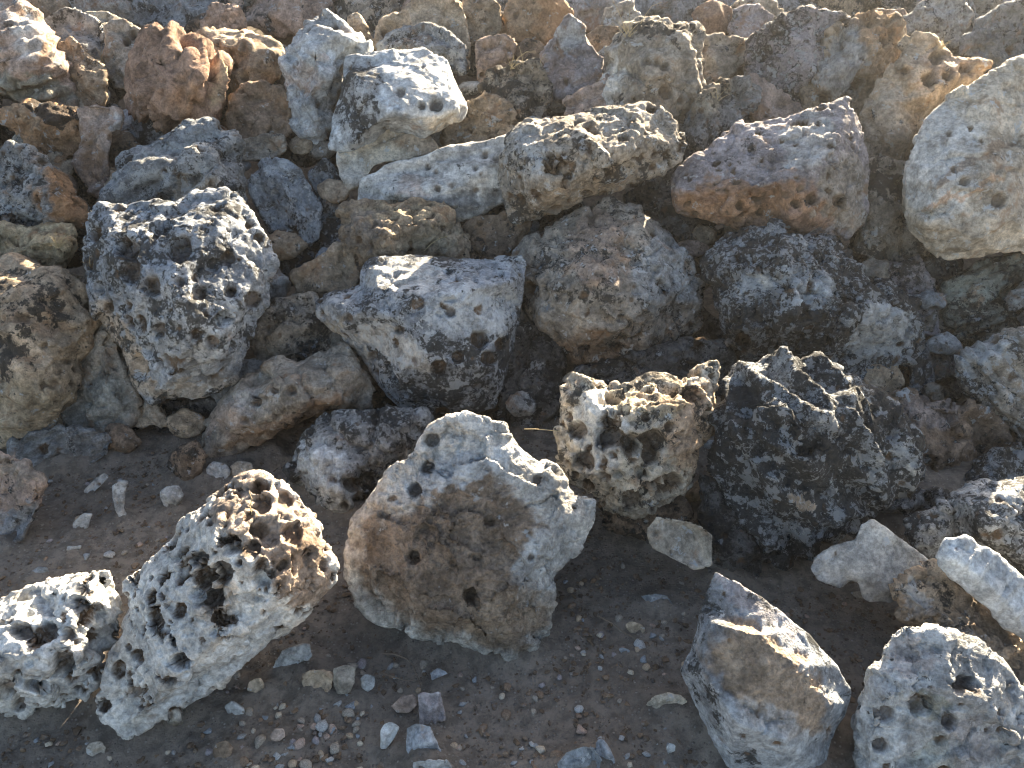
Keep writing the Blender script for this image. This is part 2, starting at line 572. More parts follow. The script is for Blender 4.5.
def rock(name, label, out, kind='plain', tint='tan', ips=None, dd=0.0, g=False, bulge=0.62, thick=0.70, res=2.5,
         patches=(), holes=(), flute=None, group='limestone rocks of the pile', cat='rock', soft=1, cfg=None, veff=None, pos=None, ext=1.14, hidden=False, **over):
    """a rock from its outline seen from the front (out), the ridges on its face (ips: u, v, height) and its own distance"""
    seed = zlib.crc32(('%s %d' % (label, int(out[0][0] * 7 + out[0][1]))).encode()) % 90000
    if ips is not None:
        over = dict(dict(cuts=5, cutd=.6), **over)
    r = random.Random(seed)
    K = dict(KIND[kind])
    if flute is None and kind in ('plain', 'dull', 'smooth') and r.random() < .6:
        flute = (r.uniform(-60, 60), r.uniform(9, 18), r.uniform(1.2, 2.6))   # bedding
    K.update(over)
    if poly_area(out) < 0:
        out = out[::-1]
    if not g:                                         # its foot goes on, hidden behind the rocks in front
        c0 = centroid(out)[1]
        out = [(u, v if v < c0 else c0 + (v - c0) * ext) for u, v in out]
        ips = ips and [(u, v if v < c0 else c0 + (v - c0) * ext, b) for u, v, b in ips]
    A = abs(poly_area(out))
    size = math.sqrt(A)
    cu, cv = centroid(out)
    vb = max(p[1] for p in out)
    # where it stands: bare soil under its lowest point, or its bed in the slope of the heap
    ve = veff if veff is not None else (vb if g else 0.7 * vb + 0.3 * cv)
    D = (pos if pos is not None else surf_depth(ve, g)) + dd
    s = D / F_PX
    # broken, irregular outline
    o2 = []
    for i, a in enumerate(out):
        b = out[(i + 1) % len(out)]
        o2.append(a)
        L = math.hypot(b[0] - a[0], b[1] - a[1])
        if L > 16:
            j = r.uniform(-.045, .045) * L
            t = r.uniform(.4, .6)
            o2.append((a[0] + t * (b[0] - a[0]) + j * (b[1] - a[1]) / L, a[1] + t * (b[1] - a[1]) - j * (b[0] - a[0]) / L))
    n = len(o2)
    if ips is None:
        ips = []
        B = bulge * size * 0.5
        m = r.choice((4, 5, 5, 6))
        t0 = r.uniform(0, 6.28)
        for i in range(m):
            a = o2[int((i + r.uniform(-.2, .2)) / m * n) % n]
            t = r.uniform(.45, .78)
            ips.append((cu + t * (a[0] - cu), cv + t * (a[1] - cv), B * r.uniform(.6, 1.02)))
        ips.append((cu + r.uniform(-.12, .12) * size, cv + r.uniform(-.12, .12) * size, B * r.uniform(.9, 1.12)))
    v2 = [Vector(p) for p in o2] + [Vector(p[:2]) for p in ips]
    ed = [(i, (i + 1) % n) for i in range(n)]
    vv, _, ff, ov, _, _ = delaunay_2d_cdt(v2, ed, [], 1, 1e-4)
    V, bl = [], []
    for i, p in enumerate(vv):
        orig = ov[i][0] if ov[i] else -1
        b = ips[orig - n][2] if orig >= n else 0.0
        bl.append(b)
        V.append(unproject(p.x, p.y, D - b * s))
    faces = [tuple(f) for f in ff]
    # boundary loop of the triangulation -> back shell
    cnt = {}
    for f in faces:
        for i in range(len(f)):
            a, b = f[i], f[(i + 1) % len(f)]
            cnt[(a, b)] = cnt.get((a, b), 0) + 1
    nxt = {a: b for (a, b) in cnt if (b, a) not in cnt}
    st = next(iter(nxt))
    loop = [st]
    while nxt[loop[-1]] != st:
        loop.append(nxt[loop[-1]])
    T = thick * size
    prev = loop
    for sc_, dz in ((0.93, 0.30), (0.66, 0.72)):
        cur = []
        for i in loop:
            p = vv[i]
            k = sc_ * r.uniform(.95, 1.04)
            zz = D + dz * T * s * r.uniform(.9, 1.1)
            V.append(unproject(cu + k * (p.x - cu), cv + k * (p.y - cv), zz))
            cur.append(len(V) - 1)
        m = len(loop)
        for i in range(m):
            faces.append((prev[i], cur[i], cur[(i + 1) % m], prev[(i + 1) % m]))
        prev = cur
    V.append(unproject(cu, cv, D + T * s))
    for i in range(len(loop)):
        faces.append((prev[i], len(V) - 1, prev[(i + 1) % len(loop)]))
    co, q = remesh(V, faces, max(res * s, 0.0012))
    co = smooth(co, q, soft)
    # flat breaks: corners knocked off along planes
    nr = vnormals(co, q)
    fr = np.nonzero(nr @ Fv < -0.15)[0]
    cuts = K.get('cuts', 13)
    zf = D - (co - CAMP) @ Fv                         # how far each point stands out of the outline's plane
    wt = sstep(0.0, 0.28, zf / max(zf.max(), 1e-6))
    for _ in range(cuts if len(fr) else 0):
        i = fr[r.randrange(len(fr))]
        m = nr[i] * 1.0 - Fv * .35 + np.array([r.gauss(0, .34) for _ in range(3)])
        m /= np.linalg.norm(m)
        inner = co[wt > .5]
        if len(inner) < 20:
            break
        lim = np.percentile(inner @ m, 99.5) - r.uniform(.05, .15) * size * s * K.get('cutd', 1.0)
        ex = np.clip(co @ m - lim, 0, None) * wt
        co = co - ex[:, None] * m * .97
    co = smooth(co, q, 1, .35)
    ro = np.array([r.uniform(0, 60) for _ in range(3)])
    unitp = co / (100 * s) + ro                       # 1 = a hundred pixels of the photograph
    nr = vnormals(co, q)
    ls = min(1.0, size / 90.0)                        # small stones get less relief
    d = .45 * K['lump'] * ls * fbm(unitp * 2.3 / max(ls, .35), seed, 2)
    # chipped ledges
    warp = np.stack([vnoise(unitp * 5, seed + 41), vnoise(unitp * 5, seed + 42), vnoise(unitp * 5, seed + 43)], 1) * .06
    cs = 0.42 * max(ls, .4)
    c1, e1 = chips((unitp + warp) / cs, seed + 40)
    c2, e2 = chips((unitp + warp) / (cs * .42), seed + 44)
    d += (1.0 + 0.8 * min(1.0, size / 140.0)) * K['chip'] * ls * (c1 + 0.36 * c2)
    gate = sstep(0.05, 0.35, fbm(unitp * 2.6, seed + 46, 2))
    d -= 3.0 * ls * gate * (1 - sstep(0.0, 0.07, e1))      # open cracks along some of the breaks
    if flute:
        ang, wl, amp = flute
        uu, vq, zz = project(co)
        ca, sa = math.cos(math.radians(ang)), math.sin(math.radians(ang))
        along, across = uu * ca + vq * sa, -uu * sa + vq * ca
        fp = np.stack([along / (wl * 5), across / wl, (zz - D) / s / (wl * 2)], 1) + ro
        fn = vnoise(fp, seed + 70)
        d += amp * (1 - 2 * np.abs(fn) * 1.4)
    co = co + nr * (d * s)[:, None]
    nr = vnormals(co, q)
    q3 = co / (100 * s) + ro
    cheap = res >= 4
    rg = 1 - 2 * np.abs(vnoise(q3 * 8.0, seed + 3))
    ls2 = max(ls, .4)
    d = K['rough'] * ls2 * (0.5 * rg + 0.6 * fbm(q3 * 12.0, seed + 9, 2, .7))
    if not cheap:
        d += 0.22 * K['rough'] * ls2 * (1 - 2.5 * np.abs(vnoise(q3 * 22.0, seed + 11)))
    uu, vq, zz = project(co)
    wob = np.stack([fbm(q3 * 4.5, seed + 21, 3, .65), fbm(q3 * 4.5, seed + 22, 3, .65)], 1) * 24 * ls if patches or holes or not cheap else np.zeros((len(co), 2))
    # colour regions over the base tint; a few paint in sunlit spots
    lich = np.full(len(co), K['lich']) + 0.22 * fbm(q3 * 2.0, seed + 31, 2)
    crust = np.full(len(co), K['crust']) + 0.12 * fbm(q3 * 2.4, seed + 32, 2)
    stain = np.full(len(co), K['stain']) + 0.25 * fbm(q3 * 1.8, seed + 33, 2)
    pitm = np.clip(K.get('pm', .75) + 1.1 * fbm(q3 * 1.6, seed + 34, 2), 0, 1)
    tc = np.tile(np.array(COL[tint]), (len(co), 1))
    tv = np.clip(0.5 + fbm(q3 * 1.7, seed + 35, 2), 0, 1)[:, None]
    tc = tc * (0.86 + 0.28 * tv)
    tc = tc * .88 + .12 * np.array(COL['greytan'])      # shared dust
    for pt in patches:
        pu, pv, ru, rv_, ang, what, st_ = pt
        ca, sa = math.cos(math.radians(ang)), math.sin(math.radians(ang))
        du, dv = uu + wob[:, 0] - pu, vq + wob[:, 1] - pv
        e = np.sqrt(((du * ca + dv * sa) / ru) ** 2 + ((-du * sa + dv * ca) / rv_) ** 2)
        w = 1 - sstep(0.80, 1.08, e)
        if what == 'lich':
            lich = lich * (1 - w) + st_ * w
        elif what == 'crust':
            crust = crust * (1 - w) + st_ * w
        elif what == 'stain':
            stain = stain * (1 - w) + st_ * w
        elif what == 'pits':
            pitm = pitm * (1 - w) + st_ * w
        else:
            tc = tc * (1 - st_ * w)[:, None] + np.array(COL[what]) * (st_ * w)[:, None]
            if what == 'crustbrown':
                d = d + st_ * w * (1.5 * vnoise(q3 * 26.0, seed + 90) - 2.2)
            if what in ('white', 'bluewhite', 'cream', 'crustbrown'):
                lich = lich * (1 - .7 * w)
                stain = stain * (1 - .5 * w)
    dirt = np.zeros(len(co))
    dp = np.zeros(len(co))
    for (cell, prob, r0, r1, dep), so in (() if cheap else ((K['p1'], 50), (K['p2'], 60))):
        cell = cell * max(ls, .5)
        b, bid = pits((co / s + wob[:, :1] * .25) / cell + ro, seed + so, prob, r0, r1)
        b = b * pitm
        dp = np.maximum(dp, b * dep * cell)
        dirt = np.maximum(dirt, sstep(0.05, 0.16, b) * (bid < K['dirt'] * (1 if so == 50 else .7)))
    vw = np.zeros(len(co))
    for (hu, hv, hr, hd) in holes:
        e = ((uu - hu) ** 2 + (vq - hv) ** 2) / (hr * hr) * (1 + .35 * np.clip(wob[:, 0] / 8, -1.5, 1.5))
        w = np.where((e < 1) & (zz < D + 0.1 * size * s), 1 - np.clip(e, 0, 1) ** 4, 0)
        vw = np.maximum(vw, 1.35 * w * hd * hr)
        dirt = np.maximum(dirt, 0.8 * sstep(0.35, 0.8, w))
    dp = np.where(vw > 0, np.minimum(dp, 3), dp)
    co = co + nr * ((d - dp) * s)[:, None] + (Fv * .6 - nr * .4) * (vw * s)[:, None]
    # nothing goes far below the soil
    gz = ground_z(co[:, 0], co[:, 1])
    low = co[:, 2] < gz - 0.02
    co[low, 2] = gz[low] - 0.02
    base = np.array([co[:, 0].mean(), co[:, 1].mean(), co[:, 2].min()])
    me = mesh_from(name, co - base, q)
    me.materials.append(LIME)
    at = me.attributes.new('tint', 'FLOAT_COLOR', 'POINT')
    at.data.foreach_set('color', np.concatenate([np.clip(tc, 0, 1), np.ones((len(co), 1))], 1).astype(np.float32).ravel())
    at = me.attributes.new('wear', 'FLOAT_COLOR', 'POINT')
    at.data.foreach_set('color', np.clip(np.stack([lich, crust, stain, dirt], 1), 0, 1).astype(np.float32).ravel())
    at = me.attributes.new('relief', 'FLOAT', 'POINT')
    at.data.foreach_set('value', np.full(len(co), K['relief'], np.float32))
    ob = bpy.data.objects.new(name, me)
    ob.location = base
    ob['label'] = label
    ob['category'] = cat
    ob['group'] = group
    scene.collection.objects.link(ob)
    ROCKS.append(ob)
    return ob


# ------------------------------------------------------------------ rocks standing on the soil in front
B, S, R = 'limestone_boulder', 'flat_rock', 'limestone_rock'
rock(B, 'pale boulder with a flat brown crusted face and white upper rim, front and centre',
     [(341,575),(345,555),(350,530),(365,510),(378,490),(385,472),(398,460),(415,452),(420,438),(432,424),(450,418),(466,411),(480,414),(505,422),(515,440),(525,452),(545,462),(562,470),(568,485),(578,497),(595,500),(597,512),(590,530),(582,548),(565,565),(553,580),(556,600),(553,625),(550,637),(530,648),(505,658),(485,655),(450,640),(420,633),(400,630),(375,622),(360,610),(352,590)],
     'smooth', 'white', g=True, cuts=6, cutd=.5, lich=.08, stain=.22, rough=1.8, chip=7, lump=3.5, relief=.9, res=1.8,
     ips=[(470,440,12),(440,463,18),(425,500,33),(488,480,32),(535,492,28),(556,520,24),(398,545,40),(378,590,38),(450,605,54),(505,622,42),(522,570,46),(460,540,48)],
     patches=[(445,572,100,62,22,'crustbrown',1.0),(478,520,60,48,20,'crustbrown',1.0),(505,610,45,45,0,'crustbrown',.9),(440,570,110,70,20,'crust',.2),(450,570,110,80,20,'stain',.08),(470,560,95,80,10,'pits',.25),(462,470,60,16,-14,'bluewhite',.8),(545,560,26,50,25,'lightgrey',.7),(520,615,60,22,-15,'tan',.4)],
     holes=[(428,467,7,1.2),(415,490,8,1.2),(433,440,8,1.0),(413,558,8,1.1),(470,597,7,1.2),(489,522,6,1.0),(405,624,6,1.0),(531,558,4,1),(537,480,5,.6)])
rock(B, 'long white honeycombed boulder full of deep brown round holes, lower left',
     [(95,715),(92,700),(103,680),(107,655),(122,640),(125,620),(130,600),(122,590),(123,580),(140,570),(145,562),(160,555),(175,540),(180,520),(195,510),(215,490),(235,475),(260,470),(280,478),(300,495),(318,520),(335,560),(335,580),(325,595),(315,605),(300,620),(275,638),(245,660),(215,690),(185,708),(175,720),(160,718),(140,735),(122,740),(118,730),(105,728)],
     'honey', 'white', g=True, cuts=4, cutd=.6, res=1.7, dd=-.02,
     ips=[(258,500,32),(300,540,42),(225,535,62),(185,575,50),(150,615,48),(280,590,64),(205,640,70),(140,690,44),(255,625,44)],
     patches=[(265,520,66,44,40,'brown',.75),(302,570,32,38,0,'brown',.85),(215,600,30,22,-40,'tan',.5),(220,665,90,18,-38,'bluewhite',.9),(220,665,95,18,-38,'pits',.12),(130,720,30,20,0,'pits',.2),(170,630,40,50,0,'lightgrey',.6)],
     holes=[(222,572,11.2,1.20),(232,545,10.4,1.20),(253,548,8.8,1.10),(212,600,12.0,1.20),(180,662,10.4,1.20),(134,692,6.4,1.10),(168,680,4.8,1.10),(137,655,5.6,1.10),(200,560,8.8,1.10),(262,505,10.4,1.00),(290,535,11.2,1.00),(285,500,8.0,1.00)])
rock(B, 'sunlit white honeycombed boulder cut by the left edge, low on the soil',
     [(-40,608),(0,598),(20,590),(50,582),(75,575),(110,571),(112,590),(118,610),(120,630),(115,645),(100,650),(105,668),(95,690),(80,700),(60,705),(38,708),(33,725),(10,722),(-40,715)],
     'honey', 'white', g=True, cuts=4, cutd=.6, res=1.7, dirt=.3,
     ips=[(15,618,42),(80,600,42),(60,650,60),(0,660,64),(90,670,40),(-20,640,50),(30,695,40)],
     patches=[(50,650,70,60,0,'bluewhite',.4)],
     holes=[(78,607,11.9,1.20),(48,632,10.2,1.20),(22,632,10.2,1.20),(82,590,7.6,1.00),(62,665,12.8,1.20),(5,690,9.3,1.10),(100,610,6.0,1.00),(68,635,8.5,1.20),(20,705,6.8,1.00)])
rock(B, 'rounded pink and grey boulder by the left edge, alone on bare soil',
     [(-30,452),(0,455),(25,463),(40,478),(43,490),(36,510),(28,525),(15,545),(0,550),(-30,550)], 'plain', 'pink', g=True,
     patches=[(10,530,40,22,-20,'bluegrey',.8),(20,470,30,12,20,'greytan',.6)], lump=4, rough=2)
rock(B, 'angular brown block with a thin sunlit ledge across its face, lower right foreground',
     [(715,570),(735,580),(760,595),(780,610),(810,635),(838,665),(852,690),(845,715),(830,745),(818,800),(742,800),(715,745),(700,715),(680,670),(690,650),(700,610)],
     'plain', 'bluegrey', g=True, veff=770, res=1.9, lich=.38, crust=.38, stain=.2, cuts=1, cutd=.3, lump=1, rough=.9, chip=1.2, relief=.55,
     ips=[(722,617,14),(719,626,32),(762,628,17),(758,637,38),(805,656,17),(799,665,38),(836,694,8),(831,703,28),(704,672,34),(735,722,58),(785,742,54),(818,720,38),(702,635,22)],
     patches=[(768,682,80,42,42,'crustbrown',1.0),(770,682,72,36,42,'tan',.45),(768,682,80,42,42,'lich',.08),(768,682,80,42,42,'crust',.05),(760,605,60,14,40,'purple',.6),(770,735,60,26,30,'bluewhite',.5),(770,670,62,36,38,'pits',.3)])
rock(B, 'grey pitted boulder cut by the bottom right corner',
     [(862,680),(880,658),(890,632),(905,622),(938,630),(965,640),(988,652),(1010,678),(1032,705),(1050,745),(1052,830),(862,830),(860,765),(858,710)],
     'pitted', 'lightgrey', g=True, veff=790, res=2.0, lich=.24, crust=.30, p1=(36, .35, .16, .42, .9), p2=(13, .35, .2, .5, .8), rough=2,
     ips=[(905,655,16),(950,670,22),(990,705,30),(890,700,34),(940,730,54),(1000,760,46),(890,760,44)],
     patches=[(920,650,30,30,0,'lightgrey',.8),(910,655,20,18,0,'pink',.4),(925,705,16,14,0,'green',.8),(940,755,30,20,0,'green',.5),(970,745,30,28,20,'purple',.4)],
     holes=[(963,686,11,1.2),(950,723,8,1.2),(920,706,12,.8),(880,745,8,1),(885,715,8,.8)])
rock(S, 'small pale cream slab with black dots under the holed sunlit boulder',
     [(645,530),(655,516),(680,520),(700,525),(712,535),(713,565),(695,570),(670,558),(652,550)], 'smooth', 'cream', g=True, dd=-.14, bulge=.3, thick=.5, res=2.1,
     holes=[(705,535,4,1),(671,553,3,1),(690,540,2,1)], patches=[(680,545,40,30,0,'greytan',.4)])
rock(S, 'pale flat slab with a round bite in its lower edge, behind the brown block',
     [(808,570),(812,560),(835,545),(855,540),(860,525),(872,518),(890,530),(910,545),(930,560),(925,580),(905,595),(890,603),(870,602),(862,598),(858,582),(848,580),(840,588),(820,582)],
     'smooth', 'lightgrey', g=True, dd=-.10, res=2.1, thick=.5, ips=[(840,562,8),(870,542,9),(895,560,12),(885,588,12),(868,575,12),(915,570,8)], chip=1.5, lump=1.5, patches=[(870,560,60,40,0,'cream',.35)])
rock(S, 'brownish plank of split rock lying diagonally at the right edge',
     [(890,590),(905,575),(935,565),(965,590),(990,612),(1024,645),(1060,675),(1060,735),(1024,700),(1000,680),(970,665),(940,645),(915,625),(900,610)],
     'plain', 'tan', g=True, veff=690, dd=.04, ips=[(905,592,12),(930,580,16),(935,600,26),(960,625,30),(1000,655,34),(1035,690,34),(940,630,20),(985,665,20)], flute=(40,9,3.2),
     patches=[(915,600,20,10,45,'lightgrey',.8),(975,650,60,10,42,'lightgrey',.6),(990,630,60,14,42,'crustbrown',.7)], rough=1.6)
rock(S, 'bluish white slab with thin tan veins resting on the brown plank at the right edge',
     [(936,555),(945,538),(965,534),(990,548),(1005,560),(1040,590),(1060,610),(1060,665),(1024,645),(1000,625),(985,605),(960,585),(940,570)],
     'smooth', 'bluewhite', g=True, veff=690, dd=-.02, thick=.4, ips=[(955,556,10),(980,575,13),(1010,605,14),(1040,635,14)], stain=.30, lich=.05, chip=1.5, lump=2)
rock(B, 'dark boulder with pale pitted crust along its top, cut by the right edge',
     [(903,520),(925,510),(950,500),(975,485),(1010,475),(1060,470),(1060,600),(1024,590),(990,560),(960,548),(935,560),(915,545)],
     'pitted', 'grey', veff=585, lich=.55, crust=.5, ips=[(930,525,20),(975,505,40),(1020,500,48),(985,530,48),(1030,550,50)], patches=[(1000,490,70,14,-15,'lightgrey',.8)])

# ------------------------------------------------------------------ second row, at the foot of the heap
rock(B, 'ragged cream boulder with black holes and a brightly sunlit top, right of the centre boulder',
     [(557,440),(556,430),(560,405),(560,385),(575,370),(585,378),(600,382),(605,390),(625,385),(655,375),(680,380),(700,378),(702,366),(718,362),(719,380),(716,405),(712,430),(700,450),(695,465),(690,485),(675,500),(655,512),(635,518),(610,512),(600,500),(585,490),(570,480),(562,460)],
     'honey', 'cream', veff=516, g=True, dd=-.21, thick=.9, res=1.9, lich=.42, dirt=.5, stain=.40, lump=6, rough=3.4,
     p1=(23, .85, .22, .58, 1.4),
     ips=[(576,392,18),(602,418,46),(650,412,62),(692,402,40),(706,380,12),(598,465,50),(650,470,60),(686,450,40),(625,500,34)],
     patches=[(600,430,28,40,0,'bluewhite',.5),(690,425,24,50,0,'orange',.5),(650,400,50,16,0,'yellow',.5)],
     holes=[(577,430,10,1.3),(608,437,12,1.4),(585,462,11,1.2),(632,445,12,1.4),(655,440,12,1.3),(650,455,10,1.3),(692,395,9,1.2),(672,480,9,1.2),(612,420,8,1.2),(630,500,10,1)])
rock(B, 'large black-lichened boulder with slanting grooves and white flecks, lower right',
     [(720,420),(725,395),(740,375),(765,362),(800,360),(830,370),(850,385),(875,400),(895,420),(910,440),(922,475),(915,482),(890,495),(865,505),(850,525),(825,540),(800,555),(785,560),(768,545),(755,520),(740,495),(725,480),(720,450)],
     'lichen', 'bluegrey', veff=556, g=True, dd=-.08, res=2.1, lich=.66, crust=.56, chip=7, rough=3.5, flute=(52,30,13),
     ips=[(760,385,36),(810,388,40),(865,415,36),(740,430,40),(800,440,80),(860,460,60),(770,500,56),(820,515,46),(900,465,24)],
     patches=[(735,430,22,36,0,'grey',.7),(803,504,10,9,0,'tan',.9),(803,504,10,9,0,'lich',.2),(915,475,8,7,0,'white',.9),(760,375,40,16,0,'lich',.5)])
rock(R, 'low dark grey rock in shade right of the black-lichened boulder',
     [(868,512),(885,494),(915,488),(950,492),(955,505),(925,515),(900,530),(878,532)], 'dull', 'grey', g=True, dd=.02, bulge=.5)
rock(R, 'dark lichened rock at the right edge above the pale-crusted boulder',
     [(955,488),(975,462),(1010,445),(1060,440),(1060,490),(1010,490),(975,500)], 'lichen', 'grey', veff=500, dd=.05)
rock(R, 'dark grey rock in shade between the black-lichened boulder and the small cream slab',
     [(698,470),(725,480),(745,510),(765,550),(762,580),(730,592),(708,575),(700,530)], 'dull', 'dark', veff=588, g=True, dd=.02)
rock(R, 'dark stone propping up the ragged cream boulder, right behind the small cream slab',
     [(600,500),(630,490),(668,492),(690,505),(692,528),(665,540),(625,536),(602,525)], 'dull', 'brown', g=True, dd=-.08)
rock(B, 'grey angular block with a flat sunlit top edge in the middle of the pile',
     [(315,310),(316,298),(338,290),(358,287),(365,262),(372,258),(450,258),(500,256),(522,256),(527,262),(524,290),(520,320),(513,350),(505,380),(495,405),(470,413),(430,415),(400,405),(375,380),(358,352),(340,335),(318,318)],
     'pitted', 'bluemid', ext=1.03, veff=416, cuts=0, chip=1.8, lump=1.5, rough=2.0, res=1.8, lich=.52, crust=.50, p1=(34, .35, .18, .40, 1.0),
     ips=[(378,288,44),(362,312,52),(400,318,66),(420,298,66),(468,290,64),(512,282,36),(335,304,26),(345,318,40),(430,362,70),(482,362,54),(398,372,48),(455,400,34),(505,330,36)],
     patches=[(405,275,45,16,0,'white',.7),(350,350,40,12,55,'cream',.7),(400,345,50,16,20,'cream',.4),(465,310,50,30,0,'bluewhite',.35),(490,290,40,25,0,'lich',.35),(455,385,50,30,0,'lich',.62)],  # first white patch paints sunlight onto the left of its top
     holes=[(480,340,10,1.2),(438,368,9,1.2),(450,312,5,1),(348,318,5,1.2),(490,358,8,1.2),(500,345,7,1.1),(400,330,5,1),(374,355,5,1),(458,358,7,1)])
rock(S, 'brown tan slab leaning under the angular grey block, left of centre',
     [(200,440),(210,420),(228,395),(250,378),(275,360),(300,362),(345,345),(365,370),(375,390),(370,408),(330,405),(300,420),(265,435),(235,455),(205,457)],
     'plain', 'greytan', ext=1.03, veff=456, ips=[(225,425,24),(255,395,30),(300,382,40),(345,375,34),(330,395,40),(270,420,36),(300,405,44)],
     patches=[(290,425,80,12,-18,'brown',.8),(230,415,24,20,-30,'pink',.5),(250,400,20,14,0,'lightgrey',.5)], lich=.22,
     holes=[(257,402,5,1),(275,390,4,1),(292,390,5,.9),(245,420,4,1)])
rock(B, 'shaded grey boulder with a white lump in front, behind the centre boulder on its left',
     [(284,470),(295,445),(312,425),(340,412),(380,405),(425,410),(432,430),(412,460),(387,480),(366,512),(345,534),(330,528),(310,500),(290,485)],
     'dull', 'grey', veff=528, g=True, dd=.1, ips=[(310,440,20),(350,425,34),(400,425,34),(320,455,44),(330,480,52),(345,505,44),(375,455,30),(350,440,26)],
     patches=[(322,465,22,28,-30,'bluewhite',.95),(345,505,20,28,-20,'white',.6),(322,465,24,30,-30,'lich',.05)], holes=[(333,480,5,1.2),(345,505,4,1.2),(352,485,9,1),(360,500,9,1)])
rock(B, 'grey white round boulder covered in black pits, largest on the left',
     [(88,212),(100,202),(130,205),(155,198),(175,203),(195,193),(225,188),(250,203),(262,225),(270,250),(276,262),(268,300),(255,320),(248,350),(235,378),(210,390),(195,397),(150,402),(135,385),(118,345),(100,320),(86,310),(88,270),(85,240)],
     'pitted', 'bluemid', ext=1.03, chip=6, veff=412, res=1.9, p1=(30, .85, .22, .50, 1.25), lich=.45, crust=.40, dirt=.6, lump=8, rough=2.6, relief=.5, dd=-.06,
     ips=[(115,238,44),(178,226,52),(235,225,44),(108,290,44),(180,290,84),(250,280,40),(170,350,68),(218,340,60),(155,382,26)],
     patches=[(122,350,16,60,-30,'tan',.8),(200,390,60,12,-5,'greytan',.8),(190,330,60,45,0,'lightgrey',.5),(190,370,55,20,0,'lich',.25),(150,240,60,30,0,'lich',.52)],
     holes=[(152,286,9,1.2),(198,292,9,1.2),(228,258,7,1.2),(178,250,14,1),(128,250,12,1.1),(130,270,12,1),(160,330,8,1),(230,290,7,1),(252,300,8,1),(212,342,7,1),(180,282,6,1)])
rock(R, 'pale greenish grey slab under the round pitted boulder',
     [(58,335),(72,300),(88,265),(100,305),(120,345),(142,402),(132,420),(105,430),(70,437),(58,412)], 'plain', 'greytan', veff=437, dd=.05,
     patches=[(95,400,40,34,0,'green',.7),(95,400,40,30,0,'lightgrey',.3)], lich=.15)
rock(B, 'tan boulder with black fluted upper half, at the left edge',
     [(-40,262),(30,260),(65,268),(83,272),(90,310),(94,335),(80,360),(70,385),(55,415),(30,427),(0,434),(-40,430)], 'plain', 'tan', veff=432, dd=.02,
     ips=[(0,300,44),(50,295,40),(75,330,34),(20,350,60),(50,380,40),(0,400,44)], flute=(28,26,8), chip=4, lich=.25, lump=4,
     patches=[(25,300,60,30,15,'lich',.56),(10,355,36,30,25,'lich',.52),(15,410,60,30,0,'yellow',.35),(40,325,40,10,10,'brown',.7)],
     holes=[(53,385,6,.9),(68,362,3,1),(60,372,3,1),(75,330,3,1),(45,345,3,1)])
rock(S, 'thin yellow sunlit slab on top of the tan boulder at the left edge',
     [(-40,224),(0,226),(30,230),(50,224),(72,225),(74,240),(68,264),(40,270),(-40,265)], 'rough', 'yellow', veff=280, dd=-.06, lich=.15, crust=.1,
     ips=[(0,240,26),(40,240,30),(65,245,22),(10,258,22),(50,258,20)])
rock(R, 'dark flat rock half buried in soil below the left boulders',
     [(8,442),(60,425),(112,435),(106,456),(62,476),(20,466)], 'dull', 'grey', g=True, bulge=.4, dd=.04, lich=.3)
rock(R, 'small dark brown rock in the shade left of the leaning tan slab',
     [(166,466),(174,450),(195,438),(208,455),(201,475),(185,484)], 'dull', 'brown', g=True, bulge=.7, cuts=2, chip=4, lump=3)
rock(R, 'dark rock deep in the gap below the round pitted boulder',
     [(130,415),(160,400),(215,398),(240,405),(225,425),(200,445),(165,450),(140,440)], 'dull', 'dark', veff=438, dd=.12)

# ------------------------------------------------------------------ middle of the heap
rock(B, 'round grey brown boulder with fine pits, in shade behind the angular block',
     [(513,260),(530,235),(555,222),(590,205),(615,197),(635,210),(660,225),(680,245),(690,270),(703,300),(700,325),(680,340),(650,350),(625,362),(605,374),(580,365),(550,345),(535,325),(525,310),(520,285)],
     'pitted', 'umber', ext=1.03, veff=380, dd=.10, p1=(26, .8, .2, .45, 1.0), lich=.40, crust=.34, stain=.4, res=2.1,
     ips=[(560,240,34),(615,218,30),(655,250,44),(600,270,72),(670,300,50),(560,290,56),(545,318,40),(590,330,62),(645,325,58),(575,345,38)],
     patches=[(600,250,34,40,0,'redbrown',.4),(562,320,36,24,15,'greytan',.9),(562,320,32,22,15,'pits',.05),(562,322,34,22,15,'lich',.1),(590,350,50,16,5,'brown',.7),(670,270,36,50,0,'grey',.7)])
rock(B, 'dark boulder with blue white lichen blotches and a pale smooth snout, right of centre',
     [(705,265),(715,245),(745,235),(790,232),(830,240),(850,262),(880,282),(905,300),(918,315),(928,345),(915,360),(890,365),(870,378),(855,385),(830,370),(800,360),(775,352),(745,362),(725,345),(717,320),(712,295)],
     'lichen', 'bluegrey', ext=1.03, veff=378, dd=.02, res=2.1, lich=.66, crust=.55,
     ips=[(740,262,38),(790,258,46),(835,280,46),(725,300,36),(770,310,70),(820,325,64),(880,310,44),(905,335,30),(855,360,36),(745,340,36)],
     patches=[(882,330,36,24,-25,'lightgrey',.9),(882,332,34,22,-25,'lich',.15),(768,281,12,9,0,'white',.9),(768,281,12,9,0,'lich',.1),(745,340,26,20,0,'tan',.5),(815,290,22,14,0,'bluewhite',.7)],
     holes=[(745,340,9,1),(810,290,3,1),(735,352,8,1)])
